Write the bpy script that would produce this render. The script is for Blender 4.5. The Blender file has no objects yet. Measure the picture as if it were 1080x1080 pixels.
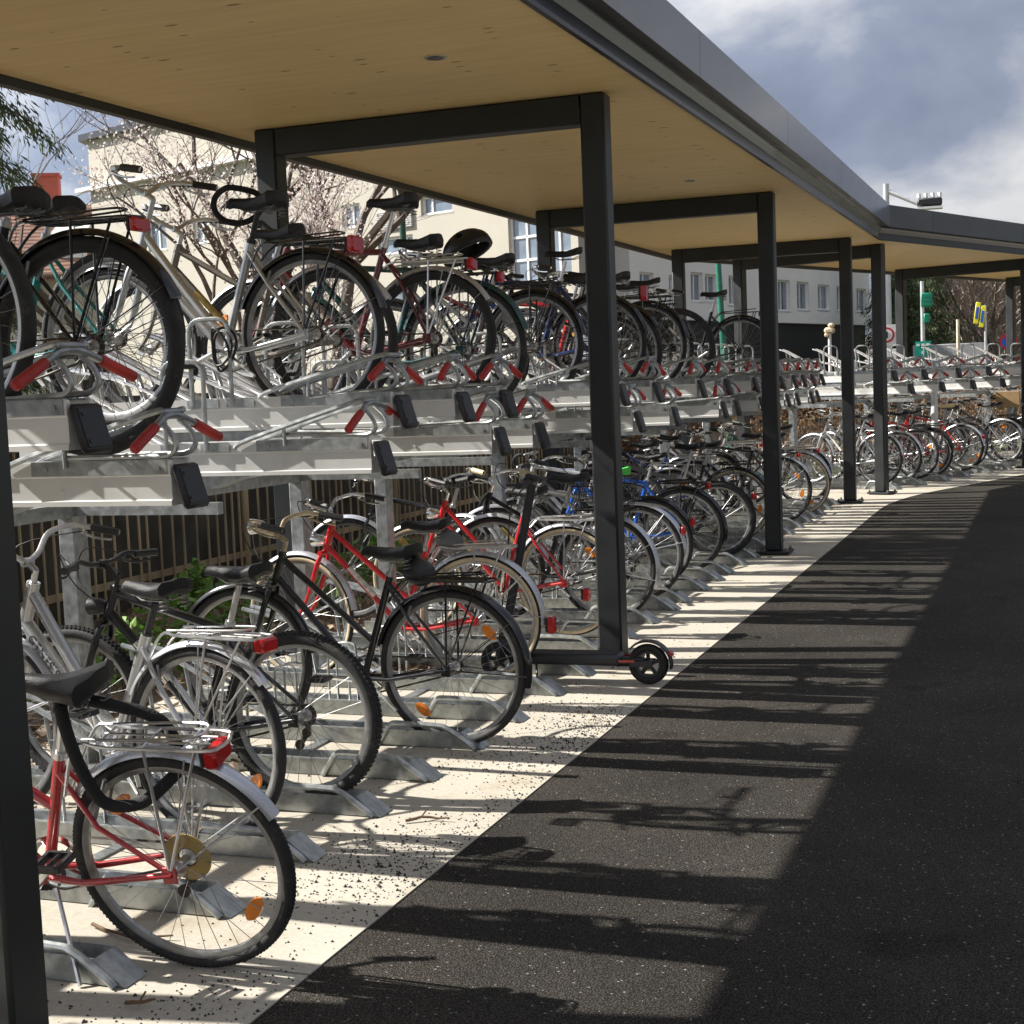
import bpy, math, random
import numpy as np
from mathutils import Vector, Matrix, noise as mnoise
R_ = math.radians
rng = random.Random(11)
scene = bpy.context.scene
COL = scene.collection

# ------------------------------------------------------------------ camera
CF = 1550.5
CP = (2.3272, -7.8644, 1.6)
PITCH, ROLL, YAW = 0.087, -0.0402, 0.3594
_d = Vector((-math.sin(YAW)*math.cos(PITCH), math.cos(YAW)*math.cos(PITCH), -math.sin(PITCH)))
_r = Vector((math.cos(YAW), math.sin(YAW), 0)); _u = _r.cross(_d)
CR = _r*math.cos(ROLL)+_u*math.sin(ROLL); CU = -_r*math.sin(ROLL)+_u*math.cos(ROLL)
cam = bpy.data.objects.new('camera', bpy.data.cameras.new('camera'))
COL.objects.link(cam)
cam.matrix_world = Matrix(((CR.x, CU.x, -_d.x, CP[0]), (CR.y, CU.y, -_d.y, CP[1]), (CR.z, CU.z, -_d.z, CP[2]), (0, 0, 0, 1)))
cam.data.sensor_width = 36; cam.data.lens = 36*CF/1080
cam.data.clip_start = 0.05; cam.data.clip_end = 3000
scene.camera = cam

def at(px, py, depth):
    """a photo pixel at a distance -> world point"""
    return Vector(CP)+depth*(_d+CR*((px-540)/CF)-CU*((py-540)/CF))

# ------------------------------------------------------------------ light
SUN_EL, SUN_AZ = 38.2, 10.0
world = bpy.data.worlds.new('World'); scene.world = world
world.use_nodes = True
nt = world.node_tree; nt.nodes.clear()
def N(t, k, **kw):
    n = t.nodes.new(k)
    for a, b in kw.items():
        if a.startswith('i_'):
            n.inputs[a[2:].replace('_', ' ')].default_value = b
        else: setattr(n, a, b)
    return n
out = N(nt, 'ShaderNodeOutputWorld'); bg = N(nt, 'ShaderNodeBackground'); bg.inputs[1].default_value = 0.05
sky = N(nt, 'ShaderNodeTexSky', sky_type='NISHITA', sun_disc=False)
sky.sun_elevation = R_(SUN_EL); sky.sun_rotation = R_(270-SUN_AZ)
tc = N(nt, 'ShaderNodeTexCoord'); sep = N(nt, 'ShaderNodeSeparateXYZ')
nt.links.new(tc.outputs['Generated'], sep.inputs[0])
zc = N(nt, 'ShaderNodeMath', operation='MAXIMUM'); zc.inputs[1].default_value = 0.0
nt.links.new(sep.outputs[2], zc.inputs[0])
za = N(nt, 'ShaderNodeMath', operation='ADD'); za.inputs[1].default_value = 0.42
nt.links.new(zc.outputs[0], za.inputs[0])
dv = N(nt, 'ShaderNodeVectorMath', operation='DIVIDE')
cmb = N(nt, 'ShaderNodeCombineXYZ')
for i in range(3): nt.links.new(za.outputs[0], cmb.inputs[i])
nt.links.new(tc.outputs['Generated'], dv.inputs[0]); nt.links.new(cmb.outputs[0], dv.inputs[1])
n1 = N(nt, 'ShaderNodeTexNoise'); n1.inputs['Scale'].default_value = 2.6; n1.inputs['Detail'].default_value = 9; n1.inputs['Roughness'].default_value = .52; n1.inputs['Distortion'].default_value = .25
mp = N(nt, 'ShaderNodeMapping'); mp.inputs['Location'].default_value = (0.55, 1.7, 1.3)
nt.links.new(dv.outputs[0], mp.inputs[0]); nt.links.new(mp.outputs[0], n1.inputs['Vector'])
cr = N(nt, 'ShaderNodeValToRGB')
e = cr.color_ramp.elements
e[0].position = .39; e[0].color = (9.5, 9.6, 9.8, 1)
e[1].position = .70; e[1].color = (2.3, 2.8, 4.0, 1)
for ps, c in ((.475, (6.0, 6.4, 7.3, 1)), (.545, (3.7, 4.25, 5.6, 1))):
    x = e.new(ps); x.color = c
nt.links.new(n1.outputs['Fac'], cr.inputs[0])
n2 = N(nt, 'ShaderNodeTexNoise'); n2.inputs['Scale'].default_value = .9; n2.inputs['Detail'].default_value = 4
nt.links.new(dv.outputs[0], n2.inputs['Vector'])
r2 = N(nt, 'ShaderNodeMapRange'); r2.inputs[1].default_value = .36; r2.inputs[2].default_value = .5; r2.inputs[3].default_value = .55; r2.inputs[4].default_value = 1
nt.links.new(n2.outputs['Fac'], r2.inputs[0])
mx = N(nt, 'ShaderNodeMix', data_type='RGBA')
nt.links.new(r2.outputs[0], mx.inputs[0]); nt.links.new(sky.outputs[0], mx.inputs[6]); nt.links.new(cr.outputs[0], mx.inputs[7])
# clouds are brighter towards the sun
dt = N(nt, 'ShaderNodeVectorMath', operation='DOT_PRODUCT'); dt.inputs[1].default_value = (-math.cos(R_(SUN_AZ))*math.cos(R_(SUN_EL)), -math.sin(R_(SUN_AZ))*math.cos(R_(SUN_EL)), math.sin(R_(SUN_EL)))
nt.links.new(tc.outputs['Generated'], dt.inputs[0])
gl = N(nt, 'ShaderNodeMapRange', interpolation_type='LINEAR'); gl.inputs[1].default_value = -.75; gl.inputs[2].default_value = .9; gl.inputs[3].default_value = .22; gl.inputs[4].default_value = 1.45
nt.links.new(dt.outputs['Value'], gl.inputs[0])
gx = N(nt, 'ShaderNodeVectorMath', operation='SCALE'); nt.links.new(mx.outputs[2], gx.inputs[0]); nt.links.new(gl.outputs[0], gx.inputs['Scale'])
nt.links.new(gx.outputs[0], bg.inputs[0]); nt.links.new(bg.outputs[0], out.inputs[0])

sd = bpy.data.lights.new('sun', 'SUN'); sd.energy = 5.0; sd.angle = R_(.5); sd.color = (1, .955, .88)
sun = bpy.data.objects.new('sun', sd); COL.objects.link(sun)
_sv = Vector((math.cos(R_(SUN_AZ))*math.cos(R_(SUN_EL)), math.sin(R_(SUN_AZ))*math.cos(R_(SUN_EL)), -math.sin(R_(SUN_EL))))
sun.rotation_euler = _sv.to_track_quat('-Z', 'Y').to_euler(); sun.location = (-20, 0, 20)
scene.view_settings.view_transform = 'Standard'; scene.view_settings.look = 'None'
scene.view_settings.exposure = 1.08; scene.view_settings.gamma = 1.0
scene.view_settings.use_curve_mapping = False
scene.cycles.max_bounces = 8

# ------------------------------------------------------------------ materials
_mc = {}
def mat(name, col, rough=.5, metal=0.0, var=.12, vs=12, bump=0.0, bs=80, coat=0.0, trans=0.0, alpha=1.0, rvar=.12):
    if name in _mc: return _mc[name]
    m = bpy.data.materials.new(name); m.use_nodes = True; t = m.node_tree
    b = t.nodes['Principled BSDF']; _mc[name] = m
    c = N(t, 'ShaderNodeTexCoord'); n = N(t, 'ShaderNodeTexNoise'); n.inputs['Scale'].default_value = vs; n.inputs['Detail'].default_value = 5
    t.links.new(c.outputs['Object'], n.inputs['Vector'])
    r = N(t, 'ShaderNodeValToRGB'); el = r.color_ramp.elements
    el[0].position = .3; el[1].position = .7
    el[0].color = (*[x*(1-var) for x in col], 1); el[1].color = (*[min(1, x*(1+var)) for x in col], 1)
    t.links.new(n.outputs['Fac'], r.inputs[0]); t.links.new(r.outputs[0], b.inputs['Base Color'])
    q = N(t, 'ShaderNodeMapRange'); q.inputs[3].default_value = max(.03, rough-rvar); q.inputs[4].default_value = min(1, rough+rvar)
    t.links.new(n.outputs['Fac'], q.inputs[0]); t.links.new(q.outputs[0], b.inputs['Roughness'])
    b.inputs['Metallic'].default_value = metal; b.inputs['Coat Weight'].default_value = coat
    b.inputs['Transmission Weight'].default_value = trans; b.inputs['Alpha'].default_value = alpha
    if bump:
        n3 = N(t, 'ShaderNodeTexNoise'); n3.inputs['Scale'].default_value = bs; n3.inputs['Detail'].default_value = 6
        t.links.new(c.outputs['Object'], n3.inputs['Vector'])
        bp = N(t, 'ShaderNodeBump'); bp.inputs['Strength'].default_value = bump; bp.inputs['Distance'].default_value = .01
        t.links.new(n3.outputs['Fac'], bp.inputs['Height']); t.links.new(bp.outputs[0], b.inputs['Normal'])
    return m
def paint(name, col, rough=.3, coat=.5): return mat(name, col, rough, 0, .16, 14, coat=coat)
BLACK = mat('black_plastic', (.018, .018, .02), .42, bump=.15, bs=220)
RUBBER = mat('tyre_rubber', (.022, .022, .023), .75, var=.35, vs=20, bump=.3, bs=160)
CREAM_T = mat('cream_sidewall', (.55, .45, .3), .7, var=.2, vs=20)
ALU = mat('brushed_aluminium', (.6, .6, .6), .35, .9, .1, 30)
RIMM = mat('rim_alloy', (.34, .34, .34), .38, .8, .15, 30)
SPOKE = mat('spoke_steel', (.28, .28, .28), .35, .9, .15, 30)
CHROME = mat('chrome', (.75, .75, .74), .16, 1, .05, 20)
STEELG = mat('galvanised_steel', (.38, .40, .405), .42, .8, .28, 26, bump=.05, bs=90)
STEELD = mat('dull_steel', (.25, .25, .25), .45, .8, .2, 30)
RAIL = mat('anodised_rail', (.70, .70, .68), .40, .2, .10, 5)
ANTH = mat('anthracite_coating', (.016, .019, .021), .5, .0, .3, 4, bump=.04, bs=300)
def scuff(m, col, lo, hi, sc=(5, 5, 1.2), scale=3.0):
    # pale worn marks with a shape of their own over a material's colour
    t = m.node_tree; b = t.nodes['Principled BSDF']; src = b.inputs['Base Color'].links[0].from_socket
    c = N(t, 'ShaderNodeTexCoord'); mpn = N(t, 'ShaderNodeMapping'); mpn.inputs['Scale'].default_value = sc; t.links.new(c.outputs['Object'], mpn.inputs[0])
    n = N(t, 'ShaderNodeTexNoise'); n.inputs['Scale'].default_value = scale; n.inputs['Detail'].default_value = 10; n.inputs['Roughness'].default_value = .7; t.links.new(mpn.outputs[0], n.inputs['Vector'])
    r = N(t, 'ShaderNodeMapRange'); r.inputs[1].default_value = lo; r.inputs[2].default_value = hi; t.links.new(n.outputs['Fac'], r.inputs[0])
    x = N(t, 'ShaderNodeMix', data_type='RGBA'); t.links.new(r.outputs[0], x.inputs[0]); t.links.new(src, x.inputs[6]); x.inputs[7].default_value = (*col, 1); t.links.new(x.outputs[2], b.inputs['Base Color'])
scuff(ANTH, (.09, .09, .088), .66, .78)
scuff(RUBBER, (.12, .105, .085), .56, .80, (3, 3, 3), 4.0)
FASC = mat('anthracite_sheet', (.068, .071, .08), .24, .35, .10, 2.2, coat=.25, rvar=.05)
FASD = mat('dark_trim_sheet', (.022, .024, .027), .3, .2, .15, 2.2, rvar=.06)
REDG = mat('red_grip', (.42, .024, .02), .5, var=.3, vs=9, bump=.25, bs=250)
REDL = mat('red_lens', (.45, .01, .012), .18, coat=.5)
AMBER = mat('amber_reflector', (.85, .24, .01), .25, coat=.5, bump=.3, bs=400)
WHITEP = mat('white_plastic', (.75, .75, .73), .4)
LEATH = mat('black_saddle', (.010, .010, .011), .42, bump=.35, bs=260); LEATH.node_tree.nodes['Principled BSDF'].inputs['Specular IOR Level'].default_value = .3
GLASS_L = mat('lamp_glass', (.8, .82, .8), .08, .1, coat=.4)
CABLE = mat('black_cable', (.015, .015, .016), .5)
CHAINM = mat('oily_chain', (.09, .08, .07), .45, .8)
BRASS = mat('tarnished_spoke_guard', (.42, .3, .1), .4, .3)
RUST = mat('tarnished_chrome', (.5, .42, .3), .35, .85, .25, 40)

# ------------------------------------------------------------------ mesh helper
class M:
    def __init__(s): s.v = []; s.f = []
    def add(s, v, f):
        o = len(s.v); s.v += [tuple(x) for x in v]; s.f += [tuple(i+o for i in q) for q in f]; return s
    def tube(s, pts, r, n=6, closed=False, caps=True):
        P = [Vector(p) for p in pts]; k = len(P)
        rr = r if isinstance(r, (list, tuple)) else [r]*k
        T = []
        for i in range(k):
            if closed: t = P[(i+1) % k]-P[i-1]
            else: t = P[min(i+1, k-1)]-P[max(i-1, 0)]
            T.append(t.normalized() if t.length > 1e-9 else Vector((0, 0, 1)))
        a = Vector((0, 0, 1)) if abs(T[0].z) < .9 else Vector((0, 1, 0))
        nrm = (a-T[0]*a.dot(T[0])).normalized(); V = []
        for i in range(k):
            nrm = nrm-T[i]*nrm.dot(T[i])
            nrm = nrm.normalized() if nrm.length > 1e-6 else T[i].orthogonal().normalized()
            b = T[i].cross(nrm)
            for j in range(n):
                w = 2*math.pi*j/n
                V.append(P[i]+(nrm*math.cos(w)+b*math.sin(w))*rr[i])
        F = []
        for i in range(k if closed else k-1):
            i2 = (i+1) % k
            for j in range(n): F.append((i*n+j, i*n+(j+1) % n, i2*n+(j+1) % n, i2*n+j))
        if caps and not closed: F += [tuple(range(n-1, -1, -1)), tuple((k-1)*n+j for j in range(n))]
        return s.add(V, F)
    def box(s, c, d, rot=None, bev=0):
        x, y, z = [q/2 for q in d]
        b = min(bev, x*.9, y*.9, z*.9)
        if b > 0:
            V = []
            for sx in (-1, 1):
                for sy in (-1, 1):
                    for sz in (-1, 1):
                        V += [(sx*x, sy*(y-b), sz*(z-b)), (sx*(x-b), sy*y, sz*(z-b)), (sx*(x-b), sy*(y-b), sz*z)]
            id = lambda sx, sy, sz, a: ((sx > 0)*4+(sy > 0)*2+(sz > 0))*3+a
            F = []
            for q in (-1, 1):
                F += [(id(q, -1, -1, 0), id(q, 1, -1, 0), id(q, 1, 1, 0), id(q, -1, 1, 0)), (id(-1, q, -1, 1), id(1, q, -1, 1), id(1, q, 1, 1), id(-1, q, 1, 1)), (id(-1, -1, q, 2), id(1, -1, q, 2), id(1, 1, q, 2), id(-1, 1, q, 2))]
                for w in (-1, 1):
                    F += [(id(q, w, -1, 0), id(q, w, 1, 0), id(q, w, 1, 1), id(q, w, -1, 1)), (id(q, -1, w, 0), id(q, 1, w, 0), id(q, 1, w, 2), id(q, -1, w, 2)), (id(-1, q, w, 1), id(1, q, w, 1), id(1, q, w, 2), id(-1, q, w, 2))]
                    for h in (-1, 1): F.append((id(q, w, h, 0), id(q, w, h, 1), id(q, w, h, 2)))
        else:
            V = [(sx*x, sy*y, sz*z) for sx in (-1, 1) for sy in (-1, 1) for sz in (-1, 1)]
            F = [(0, 1, 3, 2), (4, 6, 7, 5), (0, 4, 5, 1), (2, 3, 7, 6), (0, 2, 6, 4), (1, 5, 7, 3)]
        c = Vector(c)
        return s.add([(rot @ Vector(q) if rot else Vector(q))+c for q in V], F)
    def ring(s, prof, n=48, c=(0, 0, 0), a0=0, a1=None, closed=True):
        """profile (radius, y) swept about the y axis"""
        full = a1 is None
        k = n if full else n+1; V = []
        for i in range(k):
            w = a0+(2*math.pi if full else a1-a0)*i/n
            for rr, y in prof: V.append((c[0]+rr*math.cos(w), c[1]+y, c[2]+rr*math.sin(w)))
        m = len(prof); F = []
        for i in range(n):
            i2 = (i+1) % k
            for j in range(m if closed else m-1):
                j2 = (j+1) % m
                F.append((i*m+j, i*m+j2, i2*m+j2, i2*m+j))
        if not full and closed: F += [tuple(range(m)), tuple((k-1)*m+j for j in range(m-1, -1, -1))]
        return s.add(V, F)
    def loft(s, secs, cap=True):
        n = len(secs[0]); V = [p for q in secs for p in q]; F = []
        for i in range(len(secs)-1):
            for j in range(n): F.append((i*n+j, i*n+(j+1) % n, (i+1)*n+(j+1) % n, (i+1)*n+j))
        if cap: F += [tuple(range(n-1, -1, -1)), tuple((len(secs)-1)*n+j for j in range(n))]
        return s.add(V, F)
    def prism(s, poly, axis, a, b):
        """polygon of (p, q) extruded along axis from a to b"""
        def pt(p, q, w): return {'x': (w, p, q), 'y': (p, w, q), 'z': (p, q, w)}[axis]
        n = len(poly); V = [pt(p, q, a) for p, q in poly]+[pt(p, q, b) for p, q in poly]
        F = [tuple(range(n)), tuple(range(2*n-1, n-1, -1))]+[(i, n+i, n+(i+1) % n, (i+1) % n) for i in range(n)]
        return s.add(V, F)
    def mesh(s, name, m, smooth=True, ang=40):
        me = bpy.data.meshes.new(name); me.from_pydata(s.v, [], s.f); me.validate()
        import bmesh
        bm = bmesh.new(); bm.from_mesh(me); bmesh.ops.recalc_face_normals(bm, faces=bm.faces); bm.to_mesh(me); bm.free()
        for x in (m if isinstance(m, (list, tuple)) else [m]): me.materials.append(x)
        if smooth:
            me.polygons.foreach_set('use_smooth', [True]*len(me.polygons))
            me.set_sharp_from_angle(angle=R_(ang))
        return me
def smoothpts(pts, k=6, closed=False):
    P = [Vector(p) for p in pts]; n = len(P); o = []
    for i in range(n if closed else n-1):
        g = (lambda j: P[j % n]) if closed else (lambda j: P[max(0, min(n-1, j))])
        a, b, c, d = g(i-1), g(i), g(i+1), g(i+2)
        for q in range(k):
            t = q/k
            o.append(.5*((2*b)+(c-a)*t+(2*a-5*b+4*c-d)*t*t+(3*b-a-3*c+d)*t**3))
    if not closed: o.append(P[-1])
    return o
def link(o, parent=None):
    COL.objects.link(o)
    if parent: o.parent = parent
    return o
def ob(name, m, material, parent=None, smooth=True, loc=None, ang=40):
    me = m if isinstance(m, bpy.types.Mesh) else m.mesh(name, material, smooth, ang)
    o = link(bpy.data.objects.new(name, me), parent)
    if loc is not None: o.location = loc
    return o
def tag(o, label, cat=None, group=None, kind=None):
    if label: o['label'] = label
    if cat: o['category'] = cat
    if group: o['group'] = group
    if kind: o['kind'] = kind
    return o
def thing(name, label, cat, mw=None, group=None):
    o = bpy.data.objects.new(name, None); o.empty_display_size = .1
    COL.objects.link(o)
    if mw is not None: o.matrix_world = mw
    return tag(o, label, cat, group)
def tree_copy(o, parent=None):
    c = o.copy(); COL.objects.link(c)
    if parent: c.parent = parent
    for ch in list(o.children): tree_copy(ch, c)
    return c
def T(x, y, z=0): return Matrix.Translation((x, y, z))

# ------------------------------------------------------------------ layout of the bent shelter
TH = R_(20.3); BX, BY = -.07, 10.75
SU = Vector((math.sin(TH), math.cos(TH), 0)); SV = Vector((math.cos(TH), -math.sin(TH), 0)); BP = Vector((BX, BY, 0))
SEG2 = Matrix(((SV.x, SU.x, 0, BX-SV.x*BX), (SV.y, SU.y, 0, BY-SV.y*BX), (0, 0, 1, 0), (0, 0, 0, 1)))   # local (x like seg 1, y=u)
ID = Matrix.Identity(4)
Y0, ULEN = -9.6, 13.0
def bend(v):
    h = TH/2
    return BP+Vector((math.cos(h), -math.sin(h), 0))*(v/math.cos(h))
def path(x, y0=Y0, u1=ULEN):
    v = x-BX
    return [Vector((x, y0, 0)), bend(v), BP+SU*u1+SV*v]
def sweep(m, prof, y0=Y0, u1=ULEN, closed=True, seg=None):
    """profile of (x, z) swept along the bent line; seg=(station a, station b) limits it"""
    rows = []
    pts = [path(x, y0, u1) for x, z in prof]
    for k in range(3): rows.append([(pts[i][k].x, pts[i][k].y, prof[i][1]) for i in range(len(prof))])
    n = len(prof); V = [p for r in rows for p in r]; F = []
    for k in range(2):
        for j in range(n if closed else n-1): F.append((k*n+j, k*n+(j+1) % n, (k+1)*n+(j+1) % n, (k+1)*n+j))
    if closed: F += [tuple(range(n-1, -1, -1)), tuple(2*n+j for j in range(n))]
    return m.add(V, F)

# ------------------------------------------------------------------ ground
def nodemat(name):
    m = bpy.data.materials.new(name); m.use_nodes = True
    return m, m.node_tree, m.node_tree.nodes['Principled BSDF']
def noise_n(t, vec, scale, detail=6, rough=.55):
    n = N(t, 'ShaderNodeTexNoise'); n.inputs['Scale'].default_value = scale; n.inputs['Detail'].default_value = detail; n.inputs['Roughness'].default_value = rough
    t.links.new(vec, n.inputs['Vector']); return n.outputs['Fac']
def ramp_n(t, fac, stops):
    r = N(t, 'ShaderNodeValToRGB'); el = r.color_ramp.elements
    el[0].position, el[0].color = stops[0][0], (*stops[0][1], 1); el[1].position, el[1].color = stops[-1][0], (*stops[-1][1], 1)
    for p_, c_ in stops[1:-1]:
        x = el.new(p_); x.color = (*c_, 1)
    t.links.new(fac, r.inputs[0]); return r.outputs[0]
def mixc(t, fac, a, b, mode='MIX'):
    x = N(t, 'ShaderNodeMix', data_type='RGBA', blend_type=mode)
    for s, k in ((fac, 0), (a, 6), (b, 7)):
        if isinstance(s, (int, float)): x.inputs[k].default_value = s
        elif isinstance(s, tuple): x.inputs[k].default_value = (*s, 1)
        else: t.links.new(s, x.inputs[k])
    return x.outputs[2]
def bump_n(t, b, h, strength, dist):
    bp = N(t, 'ShaderNodeBump'); bp.inputs['Strength'].default_value = strength; bp.inputs['Distance'].default_value = dist
    t.links.new(h, bp.inputs['Height']); t.links.new(bp.outputs[0], b.inputs['Normal'])
# asphalt
ASPH, t, b = nodemat('asphalt_surface'); v = N(t, 'ShaderNodeTexCoord').outputs['Object']
vo = N(t, 'ShaderNodeTexVoronoi'); vo.inputs['Scale'].default_value = 170; t.links.new(v, vo.inputs['Vector'])
big = ramp_n(t, noise_n(t, v, .8, 9, .65), [(.3, (.050, .046, .041)), (.7, (.088, .080, .070))])
gr = ramp_n(t, vo.outputs['Distance'], [(.0, (2.3, 2.25, 2.15)), (.28, (.95, .95, .95)), (.55, (.35, .35, .35))])
col = mixc(t, 1.0, big, gr, 'MULTIPLY')
pt_ = ramp_n(t, noise_n(t, v, .45, 10, .62), [(.36, (.82, .82, .83)), (.5, (1, 1, 1)), (.66, (1.18, 1.16, 1.12))]); col = mixc(t, 1.0, col, pt_, 'MULTIPLY')
oil = ramp_n(t, noise_n(t, v, 1.7, 3, .4), [(.66, (1, 1, 1)), (.72, (.62, .62, .64))]); col = mixc(t, 1.0, col, oil, 'MULTIPLY')
vc = N(t, 'ShaderNodeSeparateColor'); t.links.new(vo.outputs['Color'], vc.inputs[0])
sp = N(t, 'ShaderNodeMath', operation='GREATER_THAN'); sp.inputs[1].default_value = .994; t.links.new(vc.outputs[0], sp.inputs[0])
col = mixc(t, sp.outputs[0], col, (.22, .21, .2))
t.links.new(col, b.inputs['Base Color']); b.inputs['Roughness'].default_value = .8; b.inputs['Specular IOR Level'].default_value = .06
ad = N(t, 'ShaderNodeMath', operation='MULTIPLY_ADD'); ad.inputs[1].default_value = .35; t.links.new(vo.outputs['Distance'], ad.inputs[0]); t.links.new(noise_n(t, v, 110, 4, .7), ad.inputs[2])
bump_n(t, b, ad.outputs[0], .8, .007)
# concrete
CONC, t, b = nodemat('concrete_surface'); v = N(t, 'ShaderNodeTexCoord').outputs['Object']
c1 = ramp_n(t, noise_n(t, v, .9, 8), [(.3, (.40, .37, .31)), (.7, (.49, .455, .385))])
c2 = ramp_n(t, noise_n(t, v, 55, 4), [(.35, (.9, .9, .9)), (.65, (1.05, 1.05, 1.05))])
col = mixc(t, 1.0, c1, c2, 'MULTIPLY')
st_ = ramp_n(t, noise_n(t, v, 5, 9, .7), [(.58, (1, 1, 1)), (.75, (.72, .69, .63))])
col = mixc(t, 1.0, col, st_, 'MULTIPLY')
s2_ = ramp_n(t, noise_n(t, v, 1.6, 10, .72), [(.52, (1, 1, 1)), (.68, (.80, .75, .67)), (.8, (.62, .55, .46))]); col = mixc(t, 1.0, col, s2_, 'MULTIPLY')
sx = N(t, 'ShaderNodeSeparateXYZ'); t.links.new(v, sx.inputs[0])
wr = N(t, 'ShaderNodeMath', operation='PINGPONG'); wr.inputs[1].default_value = 2.2; t.links.new(sx.outputs[1], wr.inputs[0])
lt = N(t, 'ShaderNodeMath', operation='LESS_THAN'); lt.inputs[1].default_value = .006; t.links.new(wr.outputs[0], lt.inputs[0])
col = mixc(t, lt.outputs[0], col, (.2, .18, .16))
t.links.new(col, b.inputs['Base Color']); b.inputs['Roughness'].default_value = .85; b.inputs['Specular IOR Level'].default_value = .2
bump_n(t, b, noise_n(t, v, 120, 5), .25, .003)
# bed
BED, t, b = nodemat('leaf_mould'); v = N(t, 'ShaderNodeTexCoord').outputs['Object']
col = ramp_n(t, noise_n(t, v, 28, 8, .7), [(.3, (.06, .04, .025)), (.5, (.17, .115, .07)), (.7, (.3, .21, .13))])
t.links.new(col, b.inputs['Base Color']); b.inputs['Roughness'].default_value = .9; bump_n(t, b, noise_n(t, v, 40, 8), 1, .03)
EARTH = mat('rough_turf', (.07, .08, .035), .9, var=.4, vs=2, bump=.6, bs=30)

g = M(); g.add([(-900, -700, -.09), (900, -700, -.09), (900, 1300, -.09), (-900, 1300, -.09)], [(0, 1, 2, 3)])
tag(ob('ground', g, EARTH), None, kind='structure')
KX = .37
g = M(); pa = path(KX+.002, -30, 45); pb = path(6.3, -30, 45)
pk = []
for i in range(9):      # the kerb line turns in a soft curve
    w = i/8; a = path(KX+.002)[1]-Vector((0, 1, 0))*1.4; c = path(KX+.002)[1]; d2 = c+SU*1.4
    pk.append(a*(1-w)**2+c*2*w*(1-w)+d2*w*w)
L_ = [pa[0]]+pk+[pa[2]]; Rr = [pb[0]]+[pb[1]]*9+[pb[2]]
V = [(p.x, p.y, -.004) for p in L_]+[(p.x, p.y, -.004) for p in Rr]; n = len(L_)
g.add(V, [(i, n+i, n+i+1, i+1) for i in range(n-1) if i < 1 or i > 8] + [(i, n+1, i+1) for i in range(1, 9)])
tag(ob('asphalt_road', g, ASPH, smooth=False), None, kind='structure')
g = M(); pa2 = path(-2.15, -30, 45); L2 = [pa2[0]]+[pa2[1]]*9+[pa2[2]]
V = [(p.x, p.y, 0) for p in L2]+[(p.x, p.y, 0) for p in L_]+[(p.x, p.y, -.08) for p in L_]+[(p.x, p.y, -.08) for p in L2]; n = len(L_)
F = [(i, n+i, n+i+1, i+1) for i in range(n-1) if i < 1 or i > 8]+[(1, n+i, n+i+1) for i in range(1, 9)]
F += [(n+i, 2*n+i, 2*n+i+1, n+i+1) for i in range(n-1)]+[(i, i+1, 3*n+i+1, 3*n+i) for i in (0, n-2)]
g.add(V, F)
tag(ob('pavement', g, CONC, smooth=False), None, kind='structure')
g = M(); q1, q2 = path(6.302, -30, 45), path(26, -30, 45); V = [(p.x, p.y, .0) for p in q1]+[(p.x, p.y, .0) for p in q2]
g.add(V, [(0, 3, 4, 1), (1, 4, 5, 2)]); tag(ob('bounce_pavement', g, CONC, smooth=False), None, kind='structure')  # unseen pale ground, added to bounce sunlight up to the soffit and posts
g = M(); V = []; NX, NY = 10, 90
for i in range(NX+1):
    for j in range(NY+1):
        x = -2.15-9*(i/NX)**1.5; y = -12+50*j/NY
        z = -.012+.06*mnoise.noise(Vector((x*.7, y*.7, 3)))*(1 if i else 0)
        if i: z = max(z, -.02)+.03
        V.append((x, y, z))
F = [(i*(NY+1)+j, i*(NY+1)+j+1, (i+1)*(NY+1)+j+1, (i+1)*(NY+1)+j) for i in range(NX) for j in range(NY)]
g.add(V, F); tag(ob('planting_bed', g, BED), None, kind='structure')
#%%SHELTER%%
# ------------------------------------------------------------------ shelter
ZS = 3.17
SOFF, t, b = nodemat('plywood_soffit'); v = N(t, 'ShaderNodeTexCoord').outputs['Object']
m1 = N(t, 'ShaderNodeMapping'); m1.inputs['Scale'].default_value = (.5, 6, 1); t.links.new(v, m1.inputs[0])
m2 = N(t, 'ShaderNodeMapping'); m2.inputs['Scale'].default_value = (2.2, 6.5, 1); t.links.new(v, m2.inputs[0])
w1 = ramp_n(t, noise_n(t, m1.outputs[0], 3.2, 9, .62), [(.25, (.70, .49, .215)), (.52, (.77, .56, .26)), (.75, (.82, .62, .30))])
vo = N(t, 'ShaderNodeTexVoronoi', voronoi_dimensions='2D'); vo.inputs['Scale'].default_value = 1.15; t.links.new(m2.outputs[0], vo.inputs['Vector'])
vs_ = N(t, 'ShaderNodeSeparateColor'); t.links.new(vo.outputs['Color'], vs_.inputs[0])
km = N(t, 'ShaderNodeMath', operation='MULTIPLY_ADD'); km.inputs[1].default_value = .22; km.inputs[2].default_value = -.155; t.links.new(vs_.outputs[0], km.inputs[0])
kd = N(t, 'ShaderNodeMath', operation='SUBTRACT'); t.links.new(vo.outputs['Distance'], kd.inputs[0]); t.links.new(km.outputs[0], kd.inputs[1])
kn = ramp_n(t, kd.outputs[0], [(.0, (.34, .25, .16)), (.045, (1, 1, 1))])
col = mixc(t, 1.0, w1, kn, 'MULTIPLY')
sx = N(t, 'ShaderNodeSeparateXYZ'); t.links.new(v, sx.inputs[0])
pg = N(t, 'ShaderNodeMath', operation='PINGPONG'); pg.inputs[1].default_value = 1.25; t.links.new(sx.outputs[1], pg.inputs[0])
lt = N(t, 'ShaderNodeMath', operation='LESS_THAN'); lt.inputs[1].default_value = .0022; t.links.new(pg.outputs[0], lt.inputs[0])
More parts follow.
